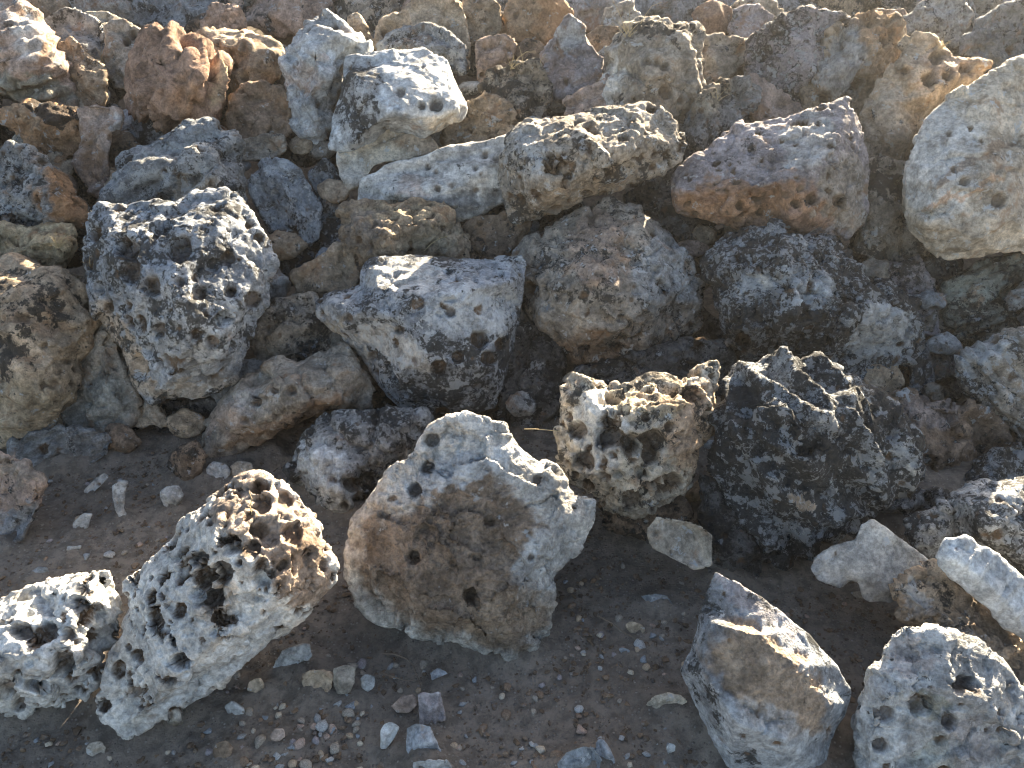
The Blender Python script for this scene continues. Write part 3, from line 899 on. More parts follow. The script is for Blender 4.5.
rock(B, 'brown-faced block with a purple grey flat top, upper right of centre',
     [(670,185),(685,162),(710,145),(740,122),(790,115),(830,105),(848,100),(858,120),(868,155),(870,200),(860,225),(845,237),(810,238),(770,232),(720,222),(675,212)],
     'rough', 'purple', ext=1.03, veff=236, dd=-.10, lich=.25, crust=.3, stain=.4, res=2.0, lump=3, rough=2.2, chip=5, relief=.7, dirt=.6,
     cuts=1, ips=[(680,190,22),(734,190,44),(780,180,48),(828,156,44),(846,116,16),(850,190,38),(790,215,50),(730,212,38)],
     patches=[(760,208,100,28,3,'redbrown',.95),(845,195,26,46,-5,'greytan',.8),(750,205,80,14,0,'orange',.5),(810,140,30,24,-40,'white',.6)],  # white patch paints a sunlit spot at the right of the top
     holes=[(796,204,5,1),(785,195,4,1),(812,200,6,1),(740,205,5,1),(760,212,4,1),(838,200,7,1)])
rock(B, 'large cream white boulder with brown streaks, cut by the upper right edge',
     [(935,105),(950,95),(985,75),(1024,57),(1070,50),(1070,245),(1024,250),(985,252),(945,259),(925,245),(905,228),(900,215),(903,170),(915,140),(925,118)],
     'smooth', 'cream', ext=1.03, veff=258, dd=-.12, stain=.4, lump=4, ips=[(950,128,15),(1000,100,19),(1040,95,18),(940,190,40),(1010,200,52),(925,220,30),(980,235,34)],
     patches=[(940,160,50,60,0,'bluewhite',.5),(1010,180,40,50,0,'greytan',.6),(980,160,60,6,-25,'brown',.7),(960,195,50,5,-20,'orange',.6)],
     holes=[(950,134,3,1),(965,181,5,1),(954,170,3,1),(1000,200,8,.7)], res=2.1)
rock(B, 'long grey pitted log-like rock lying across the upper middle of the pile',
     [(505,150),(508,138),(530,122),(560,117),(590,112),(630,107),(665,108),(680,125),(686,140),(680,160),(665,172),(645,175),(610,190),(570,203),(530,219),(510,222),(502,195),(500,170)],
     'pitted', 'greytan', ext=1.03, veff=222, dd=-.14, res=2.0, p1=(25, .95, .24, .52, 1.25), chip=5, dirt=.7, pm=1.1, lich=.40, crust=.4, stain=.3,
     ips=[(525,148,36),(580,135,50),(650,128,38),(668,150,34),(600,165,60),(540,185,54),(570,190,40)], patches=[(560,200,70,10,-17,'tan',.6),(525,150,22,26,0,'lightgrey',.5)])
rock(S, 'white slab with black dots lying behind the long pitted rock',
     [(356,205),(362,180),(385,165),(430,155),(470,143),(512,134),(532,138),(534,165),(507,198),(480,212),(455,217),(420,210),(380,207)],
     'smooth', 'white', veff=214, dd=-.06, ips=[(375,190,13),(430,172,13),(490,157,14),(515,160,12),(460,195,22),(420,195,20)], lich=.22, crust=.2, stain=.1, rough=.9, chip=1.8, lump=2,
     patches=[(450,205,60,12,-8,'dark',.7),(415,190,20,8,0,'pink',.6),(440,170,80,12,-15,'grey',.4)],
     holes=[(428,168,3,1),(436,172,3,1),(438,189,4,1),(475,168,3,1),(485,155,3,1),(476,190,3,1),(497,160,3,1),(452,185,3,1)])
rock(R, 'tan pitted rock with a sunlit top, just behind the angular grey block',
     [(340,215),(345,205),(375,201),(420,201),(445,205),(453,222),(466,233),(466,255),(440,260),(370,264),(345,252)],
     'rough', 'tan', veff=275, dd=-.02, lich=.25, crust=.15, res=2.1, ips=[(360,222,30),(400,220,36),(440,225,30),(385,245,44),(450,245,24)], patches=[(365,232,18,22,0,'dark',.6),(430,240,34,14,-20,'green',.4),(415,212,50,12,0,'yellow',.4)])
rock(R, 'small tan faceted rock left of the tan pitted one',
     [(290,275),(310,262),(345,238),(356,262),(362,276),(350,293),(310,298),(297,291)], 'plain', 'tan', veff=300, dd=.02, lich=.2)
rock(R, 'shaded brown grey rock with a lichened top, right of the round pitted boulder',
     [(260,317),(275,300),(312,295),(330,315),(347,342),(320,352),(290,360),(255,362),(250,340)], 'dull', 'greytan', veff=372, dd=.04,
     patches=[(295,308,30,10,10,'lightgrey',.5)], lich=.4)
rock(R, 'brown rock wedged between the white slab and the round boulder',
     [(464,227),(475,215),(510,212),(532,222),(526,246),(506,260),(470,258)], 'plain', 'brown', veff=270, dd=.05)
rock(B, 'blue grey rock in deep shade right of the big pitted boulder',
     [(246,182),(262,165),(275,155),(290,160),(305,180),(322,205),(320,236),(290,247),(270,228),(256,208)], 'pitted', 'bluegrey', veff=245, dd=.12, p1=(26, .4, .2, .35, .7), lich=.4)
rock(R, 'small dark blue grey rock in the shadow under the cream wedge',
     [(308,172),(325,160),(347,182),(352,208),(332,214),(315,204)], 'dull', 'bluegrey', veff=225, dd=.14)
rock(R, 'flat pale chip lying in the shade below the smooth brown rock',
     [(232,142),(260,134),(285,135),(288,150),(270,158),(240,160)], 'plain', 'greytan', veff=172, dd=.02, bulge=.4)
rock(B, 'ridged blue grey boulder stacked behind the round pitted one',
     [(101,190),(120,180),(125,165),(150,155),(168,145),(192,130),(215,125),(232,138),(236,152),(230,165),(238,180),(238,200),(200,214),(130,214),(104,202)],
     'rough', 'bluegrey', veff=226, dd=-.02, lich=.40, crust=.48, stain=.1, flute=(-28,22,11), rough=3.5, chip=4,
     ips=[(125,190,24),(160,168,34),(205,145,30),(190,180,50),(220,185,36)], patches=[(195,190,24,14,0,'cream',.6),(170,160,60,14,-25,'lightgrey',.6)])
rock(R, 'dark blue rock in the gap above the ridged boulder',
     [(120,127),(140,118),(168,122),(184,135),(170,152),(145,167),(128,157)], 'dull', 'bluegrey', veff=168, dd=.16)
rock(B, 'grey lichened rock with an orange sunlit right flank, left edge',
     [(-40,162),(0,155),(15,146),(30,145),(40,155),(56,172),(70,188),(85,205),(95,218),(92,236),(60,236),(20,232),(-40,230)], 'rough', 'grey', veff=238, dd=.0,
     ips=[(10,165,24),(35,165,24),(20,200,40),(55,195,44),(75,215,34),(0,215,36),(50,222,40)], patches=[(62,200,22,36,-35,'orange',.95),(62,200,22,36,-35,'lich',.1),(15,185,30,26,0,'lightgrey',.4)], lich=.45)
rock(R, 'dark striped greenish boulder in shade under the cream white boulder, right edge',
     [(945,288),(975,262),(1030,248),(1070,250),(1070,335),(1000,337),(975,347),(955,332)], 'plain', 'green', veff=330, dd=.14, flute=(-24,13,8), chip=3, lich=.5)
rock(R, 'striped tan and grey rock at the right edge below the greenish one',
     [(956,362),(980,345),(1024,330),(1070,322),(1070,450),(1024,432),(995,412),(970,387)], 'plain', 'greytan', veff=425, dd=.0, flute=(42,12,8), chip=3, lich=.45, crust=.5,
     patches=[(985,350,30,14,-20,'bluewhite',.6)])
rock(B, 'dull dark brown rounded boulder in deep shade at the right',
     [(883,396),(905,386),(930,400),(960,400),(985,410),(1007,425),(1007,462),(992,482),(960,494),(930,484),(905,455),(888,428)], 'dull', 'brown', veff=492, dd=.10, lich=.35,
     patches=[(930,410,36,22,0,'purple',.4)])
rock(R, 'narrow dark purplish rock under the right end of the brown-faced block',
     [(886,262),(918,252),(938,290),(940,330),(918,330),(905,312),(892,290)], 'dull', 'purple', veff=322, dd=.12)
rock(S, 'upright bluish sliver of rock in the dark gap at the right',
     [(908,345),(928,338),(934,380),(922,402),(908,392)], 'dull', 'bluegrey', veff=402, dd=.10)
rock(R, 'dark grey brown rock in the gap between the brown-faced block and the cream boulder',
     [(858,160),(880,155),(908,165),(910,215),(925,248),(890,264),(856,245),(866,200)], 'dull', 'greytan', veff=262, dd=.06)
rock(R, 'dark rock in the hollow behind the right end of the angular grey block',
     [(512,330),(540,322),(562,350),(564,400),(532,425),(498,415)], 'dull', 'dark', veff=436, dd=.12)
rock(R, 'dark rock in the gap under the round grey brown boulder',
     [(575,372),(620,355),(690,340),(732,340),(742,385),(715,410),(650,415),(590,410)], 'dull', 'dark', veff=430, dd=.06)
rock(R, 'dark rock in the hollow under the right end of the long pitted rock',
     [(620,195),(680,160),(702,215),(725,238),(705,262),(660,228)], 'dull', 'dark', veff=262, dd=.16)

# ------------------------------------------------------------------ upper part of the heap
rock(B, 'white lit boulder with a grey pitted left side, upper middle of the pile',
     [(345,56),(370,54),(400,50),(425,48),(448,58),(455,80),(466,105),(460,118),(440,128),(425,133),(405,126),(388,124),(370,138),(350,146),(328,142),(334,115),(342,85)],
     'smooth', 'bluewhite', veff=150, dd=-.10, res=2.0, lich=.1, ips=[(390,72,24),(398,108,50),(440,92,40),(455,106,34),(362,85,36),(355,130,30),(375,115,46),(425,122,34)],
     patches=[(358,100,22,50,8,'grey',.9),(358,100,22,50,8,'lich',.55),(358,100,24,50,8,'pits',1),(430,85,40,40,0,'white',.6),(445,122,24,12,0,'cream',.7)],
     holes=[(422,106,4,1.2),(436,105,8,1),(400,92,5,.7)])
rock(R, 'cream and tan wedge of rock under the white lit boulder',
     [(336,152),(350,140),(375,135),(390,125),(410,128),(432,137),(440,150),(420,157),(395,160),(372,164),(364,180),(348,186),(338,172)], 'smooth', 'cream', veff=180, dd=-.02, lich=.05,
     patches=[(415,143,24,12,0,'brown',.5),(350,165,14,22,0,'white',.5)])
rock(B, 'two-lobed bluish white rock with a lit crown, left of the white lit boulder',
     [(286,48),(300,38),(306,18),(325,12),(345,22),(362,35),(368,52),(347,60),(346,78),(336,98),(331,118),(318,138),(308,130),(294,120),(289,95),(286,70)],
     'plain', 'bluewhite', veff=135, dd=-.02, lich=.18, crust=.3, ips=[(310,50,30),(330,30,24),(355,42,16),(325,75,34),(305,90,30),(316,115,18)], patches=[(325,28,24,12,20,'grey',.5),(308,78,14,20,0,'pink',.5)],
     holes=[(335,27,4,1.1),(345,70,7,1),(318,105,4,1.1)])
rock(R, 'blue grey lump behind the white lit boulder',
     [(372,54),(385,32),(410,26),(430,22),(450,32),(464,46),(466,70),(440,66),(400,60)], 'rough', 'bluegrey', veff=76, dd=-.02, crust=.5)
rock(B, 'rounded tan boulder at the top edge behind the blue grey lump',
     [(372,42),(375,25),(400,10),(420,-6),(455,-10),(465,12),(470,40),(468,64),(440,62),(400,58)], 'plain', 'tan', veff=60, dd=.02, lich=.2)
rock(R, 'small upright tan chip between the two-lobed rock and the blue grey lump',
     [(347,16),(357,11),(368,25),(378,44),(366,50),(352,38)], 'plain', 'tan', veff=48, dd=-.02, lich=.1)
rock(R, 'rough tan rock right of the white lit boulder',
     [(438,138),(455,115),(470,100),(485,90),(500,95),(512,110),(519,126),(507,135),(475,142),(450,147)], 'rough', 'tan', veff=142, dd=-.04, lich=.2)
rock(R, 'rough grey rock tufted with dry grass, upper middle',
     [(478,88),(497,68),(515,62),(540,62),(552,78),(550,100),(542,120),(530,132),(515,130),(500,105)], 'rough', 'greytan', veff=124, dd=-.02, lich=.5, rough=5)
rock(R, 'small knobby pinkish rock above the grass-tufted one',
     [(476,42),(495,35),(510,34),(517,48),(507,64),(490,78),(477,82)], 'rough', 'pink', veff=78, dd=-.01, lich=.15)
rock(R, 'small dark brown rock beside the knobby pinkish one',
     [(513,52),(525,38),(540,40),(549,52),(542,66),(520,66)], 'plain', 'brown', veff=66, dd=-.01)
rock(B, 'orange tan boulder at the top edge, centre',
     [(503,12),(512,-8),(560,-10),(574,12),(570,28),(552,46),(530,42),(510,38)], 'plain', 'orange', veff=42, dd=.0, lich=.2, patches=[(520,10,20,20,0,'tan',.5)])
rock(B, 'tall grey pink rock with white patches beside the orange tan boulder',
     [(546,46),(568,15),(582,22),(590,45),(605,58),(602,77),(587,88),(572,100),(555,94),(543,77)], 'plain', 'purple', veff=94, dd=-.04, lich=.25, patches=[(572,35,14,16,0,'bluewhite',.7),(560,70,14,22,0,'redbrown',.4)])
rock(R, 'small tan chunk at the foot of the big upright block, upper middle',
     [(564,102),(585,90),(607,76),(620,72),(620,114),(590,120),(567,122)], 'plain', 'pink', veff=118, dd=-.05, lich=.15)
rock(B, 'big upright grey tan block with a white left edge, upper middle',
     [(605,47),(618,32),(640,18),(660,22),(680,25),(700,28),(699,45),(702,70),(704,86),(697,102),(687,118),(650,118),(598,116),(608,77)],
     'plain', 'greytan', veff=120, dd=-.03, lich=.3, res=2.1, ips=[(622,45,26),(660,38,24),(690,42,22),(622,95,34),(655,80,40),(690,80,28),(650,105,34)],
     patches=[(612,80,8,40,12,'white',.8),(665,80,24,30,0,'tan',.4),(660,30,40,10,5,'lich',.6)], holes=[(664,67,5,1),(657,63,4,1),(648,62,4,1),(665,92,7,.7),(680,100,4,1)])
rock(R, 'grey wedge right of the big upright block',
     [(695,36),(720,33),(753,42),(747,60),(727,78),(702,92)], 'plain', 'greytan', veff=84, dd=.0, lich=.25)
rock(R, 'rough lichened rock between the long pitted rock and the brown-faced block',
     [(684,115),(705,90),(725,80),(745,78),(762,88),(757,106),(742,122),(727,138),(717,156),(700,164),(686,166)], 'rough', 'grey', veff=150, dd=-.02, lich=.45, patches=[(715,95,24,16,-40,'yellow',.5)])
rock(B, 'purple grey lichened boulder at the top right',
     [(746,57),(760,30),(785,15),(815,7),(840,15),(850,28),(832,52),(817,72),(810,102),(797,116),(775,100),(755,84)], 'lichen', 'purple', veff=112, dd=.0, lich=.5, crust=.5)
rock(R, 'pale tan rock tucked under the purple grey boulder',
     [(750,72),(765,78),(785,95),(805,112),(800,124),(765,124),(748,116),(745,90)], 'plain', 'pink', veff=124, dd=.0, lich=.15)
rock(B, 'tan and white craggy boulder near the top right',
     [(801,82),(815,60),(830,30),(850,25),(870,10),(880,10),(900,25),(904,45),(892,62),(877,82),(867,108),(845,106),(825,114),(803,110)], 'rough', 'tan', veff=112, dd=-.03, lich=.25, crust=.3, patches=[(845,60,24,40,15,'bluewhite',.6),(875,25,24,16,0,'orange',.5)],
     holes=[(825,97,6,1),(843,98,5,1)])
rock(B, 'tall tan boulder with brown hollows leaning beside the cream white one',
     [(858,140),(870,95),(890,60),(915,30),(930,32),(950,55),(975,62),(990,62),(982,77),(952,97),(932,118),(917,152),(908,170),(880,166)], 'plain', 'tan', veff=166, dd=-.02, lich=.25, res=2.1,
     ips=[(885,100,24),(915,60,24),(945,75,22),(900,130,30),(930,90,30),(965,70,14)], patches=[(885,130,24,40,20,'greytan',.7),(940,65,30,14,-10,'pink',.5)],
     holes=[(936,58,7,1),(930,80,7,1),(948,75,6,1),(964,68,5,1),(905,70,5,1)])
rock(R, 'hazy grey rock in the top right corner',
     [(958,50),(975,20),(1000,8),(1040,2),(1070,50),(1020,70),(1000,74),(984,66)], 'rough', 'bluegrey', veff=70, dd=.0)
rock(R, 'pale grey rock at the top edge near the right corner',
     [(898,22),(920,2),(960,-6),(977,15),(955,44),(935,38),(905,30)], 'rough', 'lightgrey', veff=38, dd=.0)
rock(R, 'brown rock at the top edge above the purple grey boulder',
     [(762,14),(772,-10),(840,-12),(856,10),(835,22),(785,22)], 'plain', 'brown', veff=20, dd=.0)
rock(R, 'tan rock at the top edge above the tan and white craggy boulder',
     [(845,12),(855,-10),(910,-12),(915,8),(900,25),(870,24)], 'plain', 'tan', veff=22, dd=.02)
rock(R, 'small grey pink rock beside the grey wedge at the top',
     [(728,32),(733,10),(755,4),(777,15),(764,38),(747,54)], 'plain', 'purple', veff=46, dd=.0)
rock(R, 'small reddish rock at the top edge, right of the big upright block',
     [(690,12),(710,-2),(732,6),(736,26),(716,40),(697,32)], 'plain', 'redbrown', veff=36, dd=.0, lich=.15)
rock(R, 'pale flat rock at the top edge above the big upright block',
     [(638,8),(655,-6),(692,-8),(700,10),(688,28),(655,24)], 'plain', 'lightgrey', veff=22, dd=.02)
rock(R, 'tan rock at the top edge between the orange boulder and the upright block',
     [(568,12),(580,-8),(618,-8),(642,8),(640,24),(612,34),(590,40)], 'plain', 'tan', veff=32, dd=.02)
rock(R, 'small brown rock under the two top-edge tan rocks, left of the upright block',
     [(584,36),(600,24),(622,26),(614,44),(606,62),(592,52)], 'plain', 'brown', veff=56, dd=.02)
rock(R, 'small tan rock at the top edge right of the rounded tan boulder',
     [(460,10),(466,-8),(484,-8),(500,8),(504,28),(490,38),(474,44),(464,30)], 'rough', 'tan', veff=40, dd=.0)

rock(B, 'pinkish layered boulder in the top left corner',
     [(-40,10),(17,1),(34,14),(47,31),(57,51),(67,68),(71,88),(77,105),(43,107),(25,97),(-40,94)], 'plain', 'pink', veff=106, dd=-.02, lich=.28, ips=[(10,20,26),(35,35,26),(50,60,28),(10,60,40),(45,90,24),(0,85,30)],
     patches=[(30,90,50,14,10,'green',.8),(15,20,24,12,20,'lightgrey',.6),(30,40,14,24,-30,'white',.5)], flute=(-18,16,6), chip=4)
rock(R, 'dark grey rock behind the pinkish layered boulder',
     [(34,16),(65,5),(94,17),(108,31),(111,46),(104,72),(80,70),(58,48),(46,32)], 'dull', 'grey', veff=70, dd=.02, lich=.35)
rock(R, 'small tan crumbly rock right of the pinkish layered boulder',
     [(56,41),(72,37),(84,50),(86,60),(106,64),(108,84),(102,102),(78,108),(70,88),(62,64)], 'rough', 'tan', veff=104, dd=-.01, lich=.3)
rock(R, 'grey tan rock with dark holes left of the fluted block',
     [(106,26),(118,20),(140,28),(154,36),(152,52),(142,66),(138,84),(115,84),(104,64)], 'plain', 'greytan', veff=80, dd=.0, holes=[(126,42,5,1),(133,36,4,1)])
rock(B, 'reddish brown fluted block, upper left of the pile',
     [(150,35),(172,31),(186,38),(200,45),(213,58),(227,62),(223,80),(219,98),(206,119),(190,126),(165,120),(148,112),(132,106),(135,70),(142,50)], 'rough', 'redbrown', veff=124, dd=-.08, lich=.18, crust=.18, stain=.2, chip=3, rough=3, relief=.7, flute=(100,17,11),
     ips=[(160,50,22),(190,55,24),(150,90,30),(180,95,36),(208,85,30)], patches=[(218,80,8,26,10,'yellow',.6),(185,100,14,24,5,'orange',.4)])
rock(B, 'tan rock with round holes and a lit top, right of the fluted block',
     [(184,34),(215,28),(245,30),(275,36),(287,50),(285,70),(264,86),(245,96),(225,94),(220,72),(211,58),(194,47)], 'plain', 'tan', veff=92, dd=.0, lich=.25, p1=(30,.3,.15,.3,1),
     ips=[(215,46,18),(250,48,22),(275,55,18),(245,75,26)], holes=[(217,44,4,1.2),(243,47,4,1.1),(230,53,4,1.1),(232,66,6,1.1),(244,76,6,1)])
rock(R, 'smooth brown rock below the tan rock with holes',
     [(236,90),(250,82),(264,80),(280,88),(294,98),(292,127),(282,140),(250,140),(232,136),(226,114)], 'plain', 'brown', veff=136, dd=-.02, lich=.15, p1=(48,.05,.1,.2,.8))
rock(R, 'tan rock with a black-lichened top at the left edge',
     [(0,107),(28,101),(40,107),(55,102),(75,108),(88,122),(86,137),(74,151),(60,162),(45,154),(28,144),(8,128)], 'rough', 'orange', veff=156, dd=-.03, patches=[(55,112,36,12,15,'lich',.75),(25,115,26,10,30,'tan',.6)], lich=.25)
rock(S, 'pinkish slab standing behind the orange-flanked rock, left',
     [(76,106),(98,104),(124,110),(122,127),(112,142),(110,167),(101,192),(82,178),(72,160),(82,140)], 'plain', 'pink', veff=184, dd=.02, lich=.2, patches=[(90,165,14,24,10,'orange',.5),(116,125,6,16,10,'lightgrey',.6)])
rock(R, 'tan rock at the top edge near the left corner',
     [(73,4),(82,-10),(118,-10),(132,4),(138,22),(122,28),(98,20)], 'plain', 'tan', veff=20, dd=.02)
rock(R, 'craggy tan rock at the top edge above the fluted block',
     [(134,8),(146,-10),(172,-10),(188,8),(190,24),(176,34),(150,38),(138,26)], 'rough', 'yellow', veff=30, dd=.0, lich=.25)
rock(R, 'bluish grey rock at the top edge, left of centre',
     [(194,30),(208,10),(222,-10),(262,-10),(272,10),(272,34),(245,34),(215,32)], 'rough', 'bluegrey', veff=30, dd=.0)
rock(R, 'grey tan rock at the top edge above the two-lobed rock',
     [(260,32),(276,5),(310,-10),(352,-10),(358,10),(347,24),(325,16),(308,22),(300,40),(280,46)], 'rough', 'greytan', veff=30, dd=.02, lich=.5)
rock(R, 'grey rock at the top edge between the two-lobed rock and the rounded tan boulder',
     [(350,10),(362,-10),(412,-10),(404,10),(382,30),(368,32)], 'rough', 'grey', veff=26, dd=.03)


# ------------------------------------------------------------------ smaller stones wedged in the gaps and the heap beyond the frame
def blob(r, u, v, a, b):
    n = r.choice((6, 7, 8))
    t0 = r.uniform(0, 6.28)
    return [(u + a * r.uniform(.75, 1.1) * math.cos(t0 + i * 6.283 / n), v + b * r.uniform(.75, 1.1) * math.sin(t0 + i * 6.283 / n)) for i in range(n)]


import re
NICKS = []
for o in ROCKS:
    w = re.split(r',| with | at | in | under | behind | cut | beside | between | right | left | below | above | near | on | lying | leaning | covered | of | stacked | wedged | tucked | standing | resting | by | full | deep | tufted ', o['label'])[0]
    pu, pv, _ = project(np.array([v.co[:] for v in list(o.data.vertices)[::200]]) + np.array(o.location))
    w = ' '.join(w.split()[-4:])
    NICKS.append((float(pu.mean()), float(pv.mean()), w.strip()))
USED = set()
r5 = random.Random(41)
GAPS = [(280,262,36,26),(262,300,26,22),(150,232,50,30),(330,232,30,24),(330,275,26,24),(60,252,40,22),(80,190,32,26),(110,128,34,26),(20,128,34,24),
                     (210,160,36,28),(275,145,34,26),(300,150,28,24),(330,150,26,26),(235,108,30,26),(300,120,28,28),(480,205,40,26),(545,215,44,26),(560,240,30,24),
                     (470,150,40,22),(520,132,34,22),(400,150,36,22),(690,210,34,30),(740,245,44,24),(800,245,44,24),(690,270,30,28),(700,330,30,26),(720,180,30,26),
                     (660,180,36,26),(870,250,32,26),(900,290,32,30),(930,270,34,28),(945,330,30,28),(910,350,34,30),(940,375,34,28),(890,380,34,26),(870,400,30,26),
                     (540,360,34,34),(545,410,34,30),(510,420,30,26),(300,345,34,24),(275,380,34,20),(700,400,28,28),(715,470,24,30),(380,400,34,22),
                     (560,50,26,22),(600,70,26,24),(640,20,30,18),(740,100,34,24),(700,120,30,22),(800,110,34,22),(850,120,30,24),(480,60,28,24),(455,120,30,22),
                     (340,110,26,30),(380,48,28,18),(270,60,26,24),(120,80,30,24),(90,100,28,22),(60,100,30,20),(150,20,28,16),(210,30,28,18),(640,105,34,20),(590,115,30,18),
                     (540,120,28,20),(950,60,30,20),(1000,75,34,20),(890,40,28,18),(760,40,28,20)]


def rubble_label(word, what, u, v):
    near = sorted(NICKS, key=lambda k: math.hypot(k[0] - u, k[1] - v))
    for i, j in ((0, 1), (0, 2), (1, 2), (0, 3), (1, 3), (2, 3), (0, 4), (1, 4), (2, 4)):
        lb = '%s %s wedged between the %s and the %s' % (word, what, near[i][2], near[j][2])
        if lb not in USED and near[i][2] != near[j][2] and len(lb.split()) <= 16:
            break
    if len(lb.split()) > 16:
        lb = '%s %s wedged in the gap beside the %s' % (word, what, near[0][2])
    USED.add(lb)
    return lb


for (u, v, a, b) in GAPS:
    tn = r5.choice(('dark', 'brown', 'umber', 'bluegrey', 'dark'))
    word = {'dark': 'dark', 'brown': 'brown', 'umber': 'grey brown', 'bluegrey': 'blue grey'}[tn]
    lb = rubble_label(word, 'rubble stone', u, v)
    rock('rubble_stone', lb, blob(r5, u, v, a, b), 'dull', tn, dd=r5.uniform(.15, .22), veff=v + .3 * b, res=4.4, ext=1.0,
         group='rubble stones wedged in the gaps', bulge=.8)


CHIPS = [(285,245),(300,312),(268,285),(345,285),(232,392),(250,368),(330,260),(355,340),(505,320),(540,385),(520,405),(575,378),(700,345),(712,372),(690,250),
         (735,228),(705,235),(640,200),(520,228),(465,262),(480,245),(875,270),(905,330),(930,300),(945,345),(880,378),(900,400),(935,392),(700,500),(712,450),(735,545),
         (60,190),(105,180),(118,150),(130,120),(60,165),(25,140),(160,128),(225,128),(240,165),(270,150),(300,145),(322,150),(335,190),(350,120),(440,140),(470,135),
         (540,130),(560,105),(600,100),(470,88),(545,60),(610,60),(700,75),(745,68),(760,100),(800,75),(815,118),(860,115),(905,80),(880,170),(690,120),(100,95),(75,108),
         (120,75),(230,100),(285,75),(375,48),(150,415),(185,425),(120,440),(310,405),(260,440),(275,460),(420,420),(700,560),(880,505),(910,490),(935,500)]
for (u, v) in CHIPS:
    tn = r5.choice(('tan', 'greytan', 'pink', 'lightgrey', 'brown', 'bluegrey', 'cream'))
    word = {'tan': 'small tan', 'greytan': 'small grey brown', 'pink': 'small pinkish', 'lightgrey': 'small light grey', 'brown': 'small brown', 'bluegrey': 'small blue grey', 'cream': 'small cream'}[tn]
    a = r5.uniform(11, 25)
    rock('rubble_chip', rubble_label(word, 'broken chip', u, v), blob(r5, u, v, a, a * r5.uniform(.55, .9)), 'plain', tn, dd=r5.uniform(.03, .10), veff=v + 8, res=2.8, ext=1.0,
         group='broken chips wedged in the gaps', bulge=.8, cuts=6)


for i, u in enumerate(range(6, 1030, 44)):             # the back row, along the top edge
    v = 6 + 9 * (i % 3) + r5.uniform(-4, 4)
    tn = r5.choice(('tan', 'pink', 'lightgrey', 'cream', 'orange', 'bluegrey', 'greytan'))
    word = {'tan': 'tan', 'greytan': 'grey brown', 'pink': 'pinkish', 'lightgrey': 'light grey', 'orange': 'orange', 'bluegrey': 'blue grey', 'cream': 'cream'}[tn]
    a = r5.uniform(26, 42)
    rock('limestone_rock', rubble_label(word, 'back-row rock', u, v), blob(r5, u, v, a, a * r5.uniform(.6, .9)), r5.choice(('plain', 'rough', 'pitted')), tn,
         dd=r5.uniform(.03, .09), veff=v + 10, res=2.8, ext=1.15, lich=.25, group='limestone rocks of the pile')


def far_rock(x, y, a, b, z0=None):
    """the heap goes on past the picture edge"""
    c = np.array([[x, y, z0 if z0 is not None else float(pile_z(y)) + r5.uniform(-.02, .08)]])
    u, v, z = (float(q[0]) for q in project(c))
    k = F_PX / z
    rock('limestone_rock', 'weathered limestone rock of the heap just beyond the picture edge', blob(r5, u, v, a * k, b * k), r5.choice(('plain', 'rough', 'dull', 'pitted')),
         r5.choice(('tan', 'greytan', 'bluegrey', 'lightgrey', 'pink')), pos=z, res=5.0 if y < 4.6 else 8.0, ext=1.0, group='rocks of the heap beyond the picture edge')


for y in (4.36, 4.55, 4.75, 5.0, 5.35):
    x = -3.6 + r5.uniform(0, .3)
    while x < 3.7:
        u, v, z = (float(q[0]) for q in project(np.array([[x, y, float(pile_z(y))]])))
        a, b = r5.uniform(.24, .36), r5.uniform(.20, .27)
        if v + b * F_PX / z < (50 if y < 4.45 else 24) or u < -60 or u > 1084:
            far_rock(x, y, a, b, float(pile_z(y)) - .06 if y < 4.4 else None)
        x += r5.uniform(.34, .44) if y < 4.7 else r5.uniform(.42, .56)
for y in (2.2, 2.55, 2.95, 3.35, 3.75):
    for sgn in (-1, 1):
        for e in (.26, .75):
            far_rock(sgn * (.617 * (y * CP + (CAM_H - float(pile_z(y))) * SP) + e), y, r5.uniform(.26, .36), r5.uniform(.22, .28))

# ------------------------------------------------------------------ stones one can pick out on the soil
P = 'loose_stone'
SG = 'loose stones on the soil'


def stone(label, out, tint, **kw):
    kw.setdefault('bulge', .5)
    kw.setdefault('relief', .3)
    rock(P, label, out, kw.pop('kind', 'smooth'), tint, g=True, res=kw.pop('res', 1.7), group=SG, cat='stone', thick=.5, **kw)


stone('pale split shard beside the foot of the long honeycombed boulder', [(271,669),(280,655),(288,647),(308,643),(313,656),(300,664),(283,673)], 'lightgrey', lich=.05)
stone('grey squared stone with striped top below the centre boulder', [(418,695),(430,692),(441,692),(446,720),(434,726),(421,726)], 'purple', flute=(85,6,1.5), lich=.1)
stone('bluish squared stone touching the grey striped one', [(406,728),(416,723),(430,726),(442,754),(428,760),(410,758),(405,749)], 'bluemid', lich=.1)
stone('pale stone cut by the bottom edge below the bluish squared one', [(412,762),(430,760),(446,760),(458,772),(440,780),(414,778)], 'lightgrey', lich=.05)
stone('small white shard left of the bluish squared stone', [(380,732),(384,724),(391,721),(400,727),(394,740),(386,750),(380,749)], 'lightgrey', lich=.03)
stone('yellowish knobby stone left of the squarish tan one', [(301,678),(308,671),(322,670),(332,676),(333,688),(322,693),(309,693),(302,687)], 'tan', kind='plain', lich=.1)
stone('squarish tan stone touching the yellowish knobby one', [(332,668),(344,665),(356,667),(356,680),(350,693),(338,694),(333,686)], 'greytan', kind='plain', lich=.15)
stone('grey stone right of the squarish tan one', [(360,678),(366,673),(375,676),(376,686),(368,693),(362,688)], 'lightgrey')
stone('pinkish stone above the white shard and the grey striped stone', [(391,706),(402,696),(415,693),(417,706),(409,713),(396,713)], 'pink', lich=.1)
stone('bluish crumb of rock under the right foot of the centre boulder', [(430,673),(438,667),(446,671),(449,674),(440,677),(431,681)], 'bluemid')
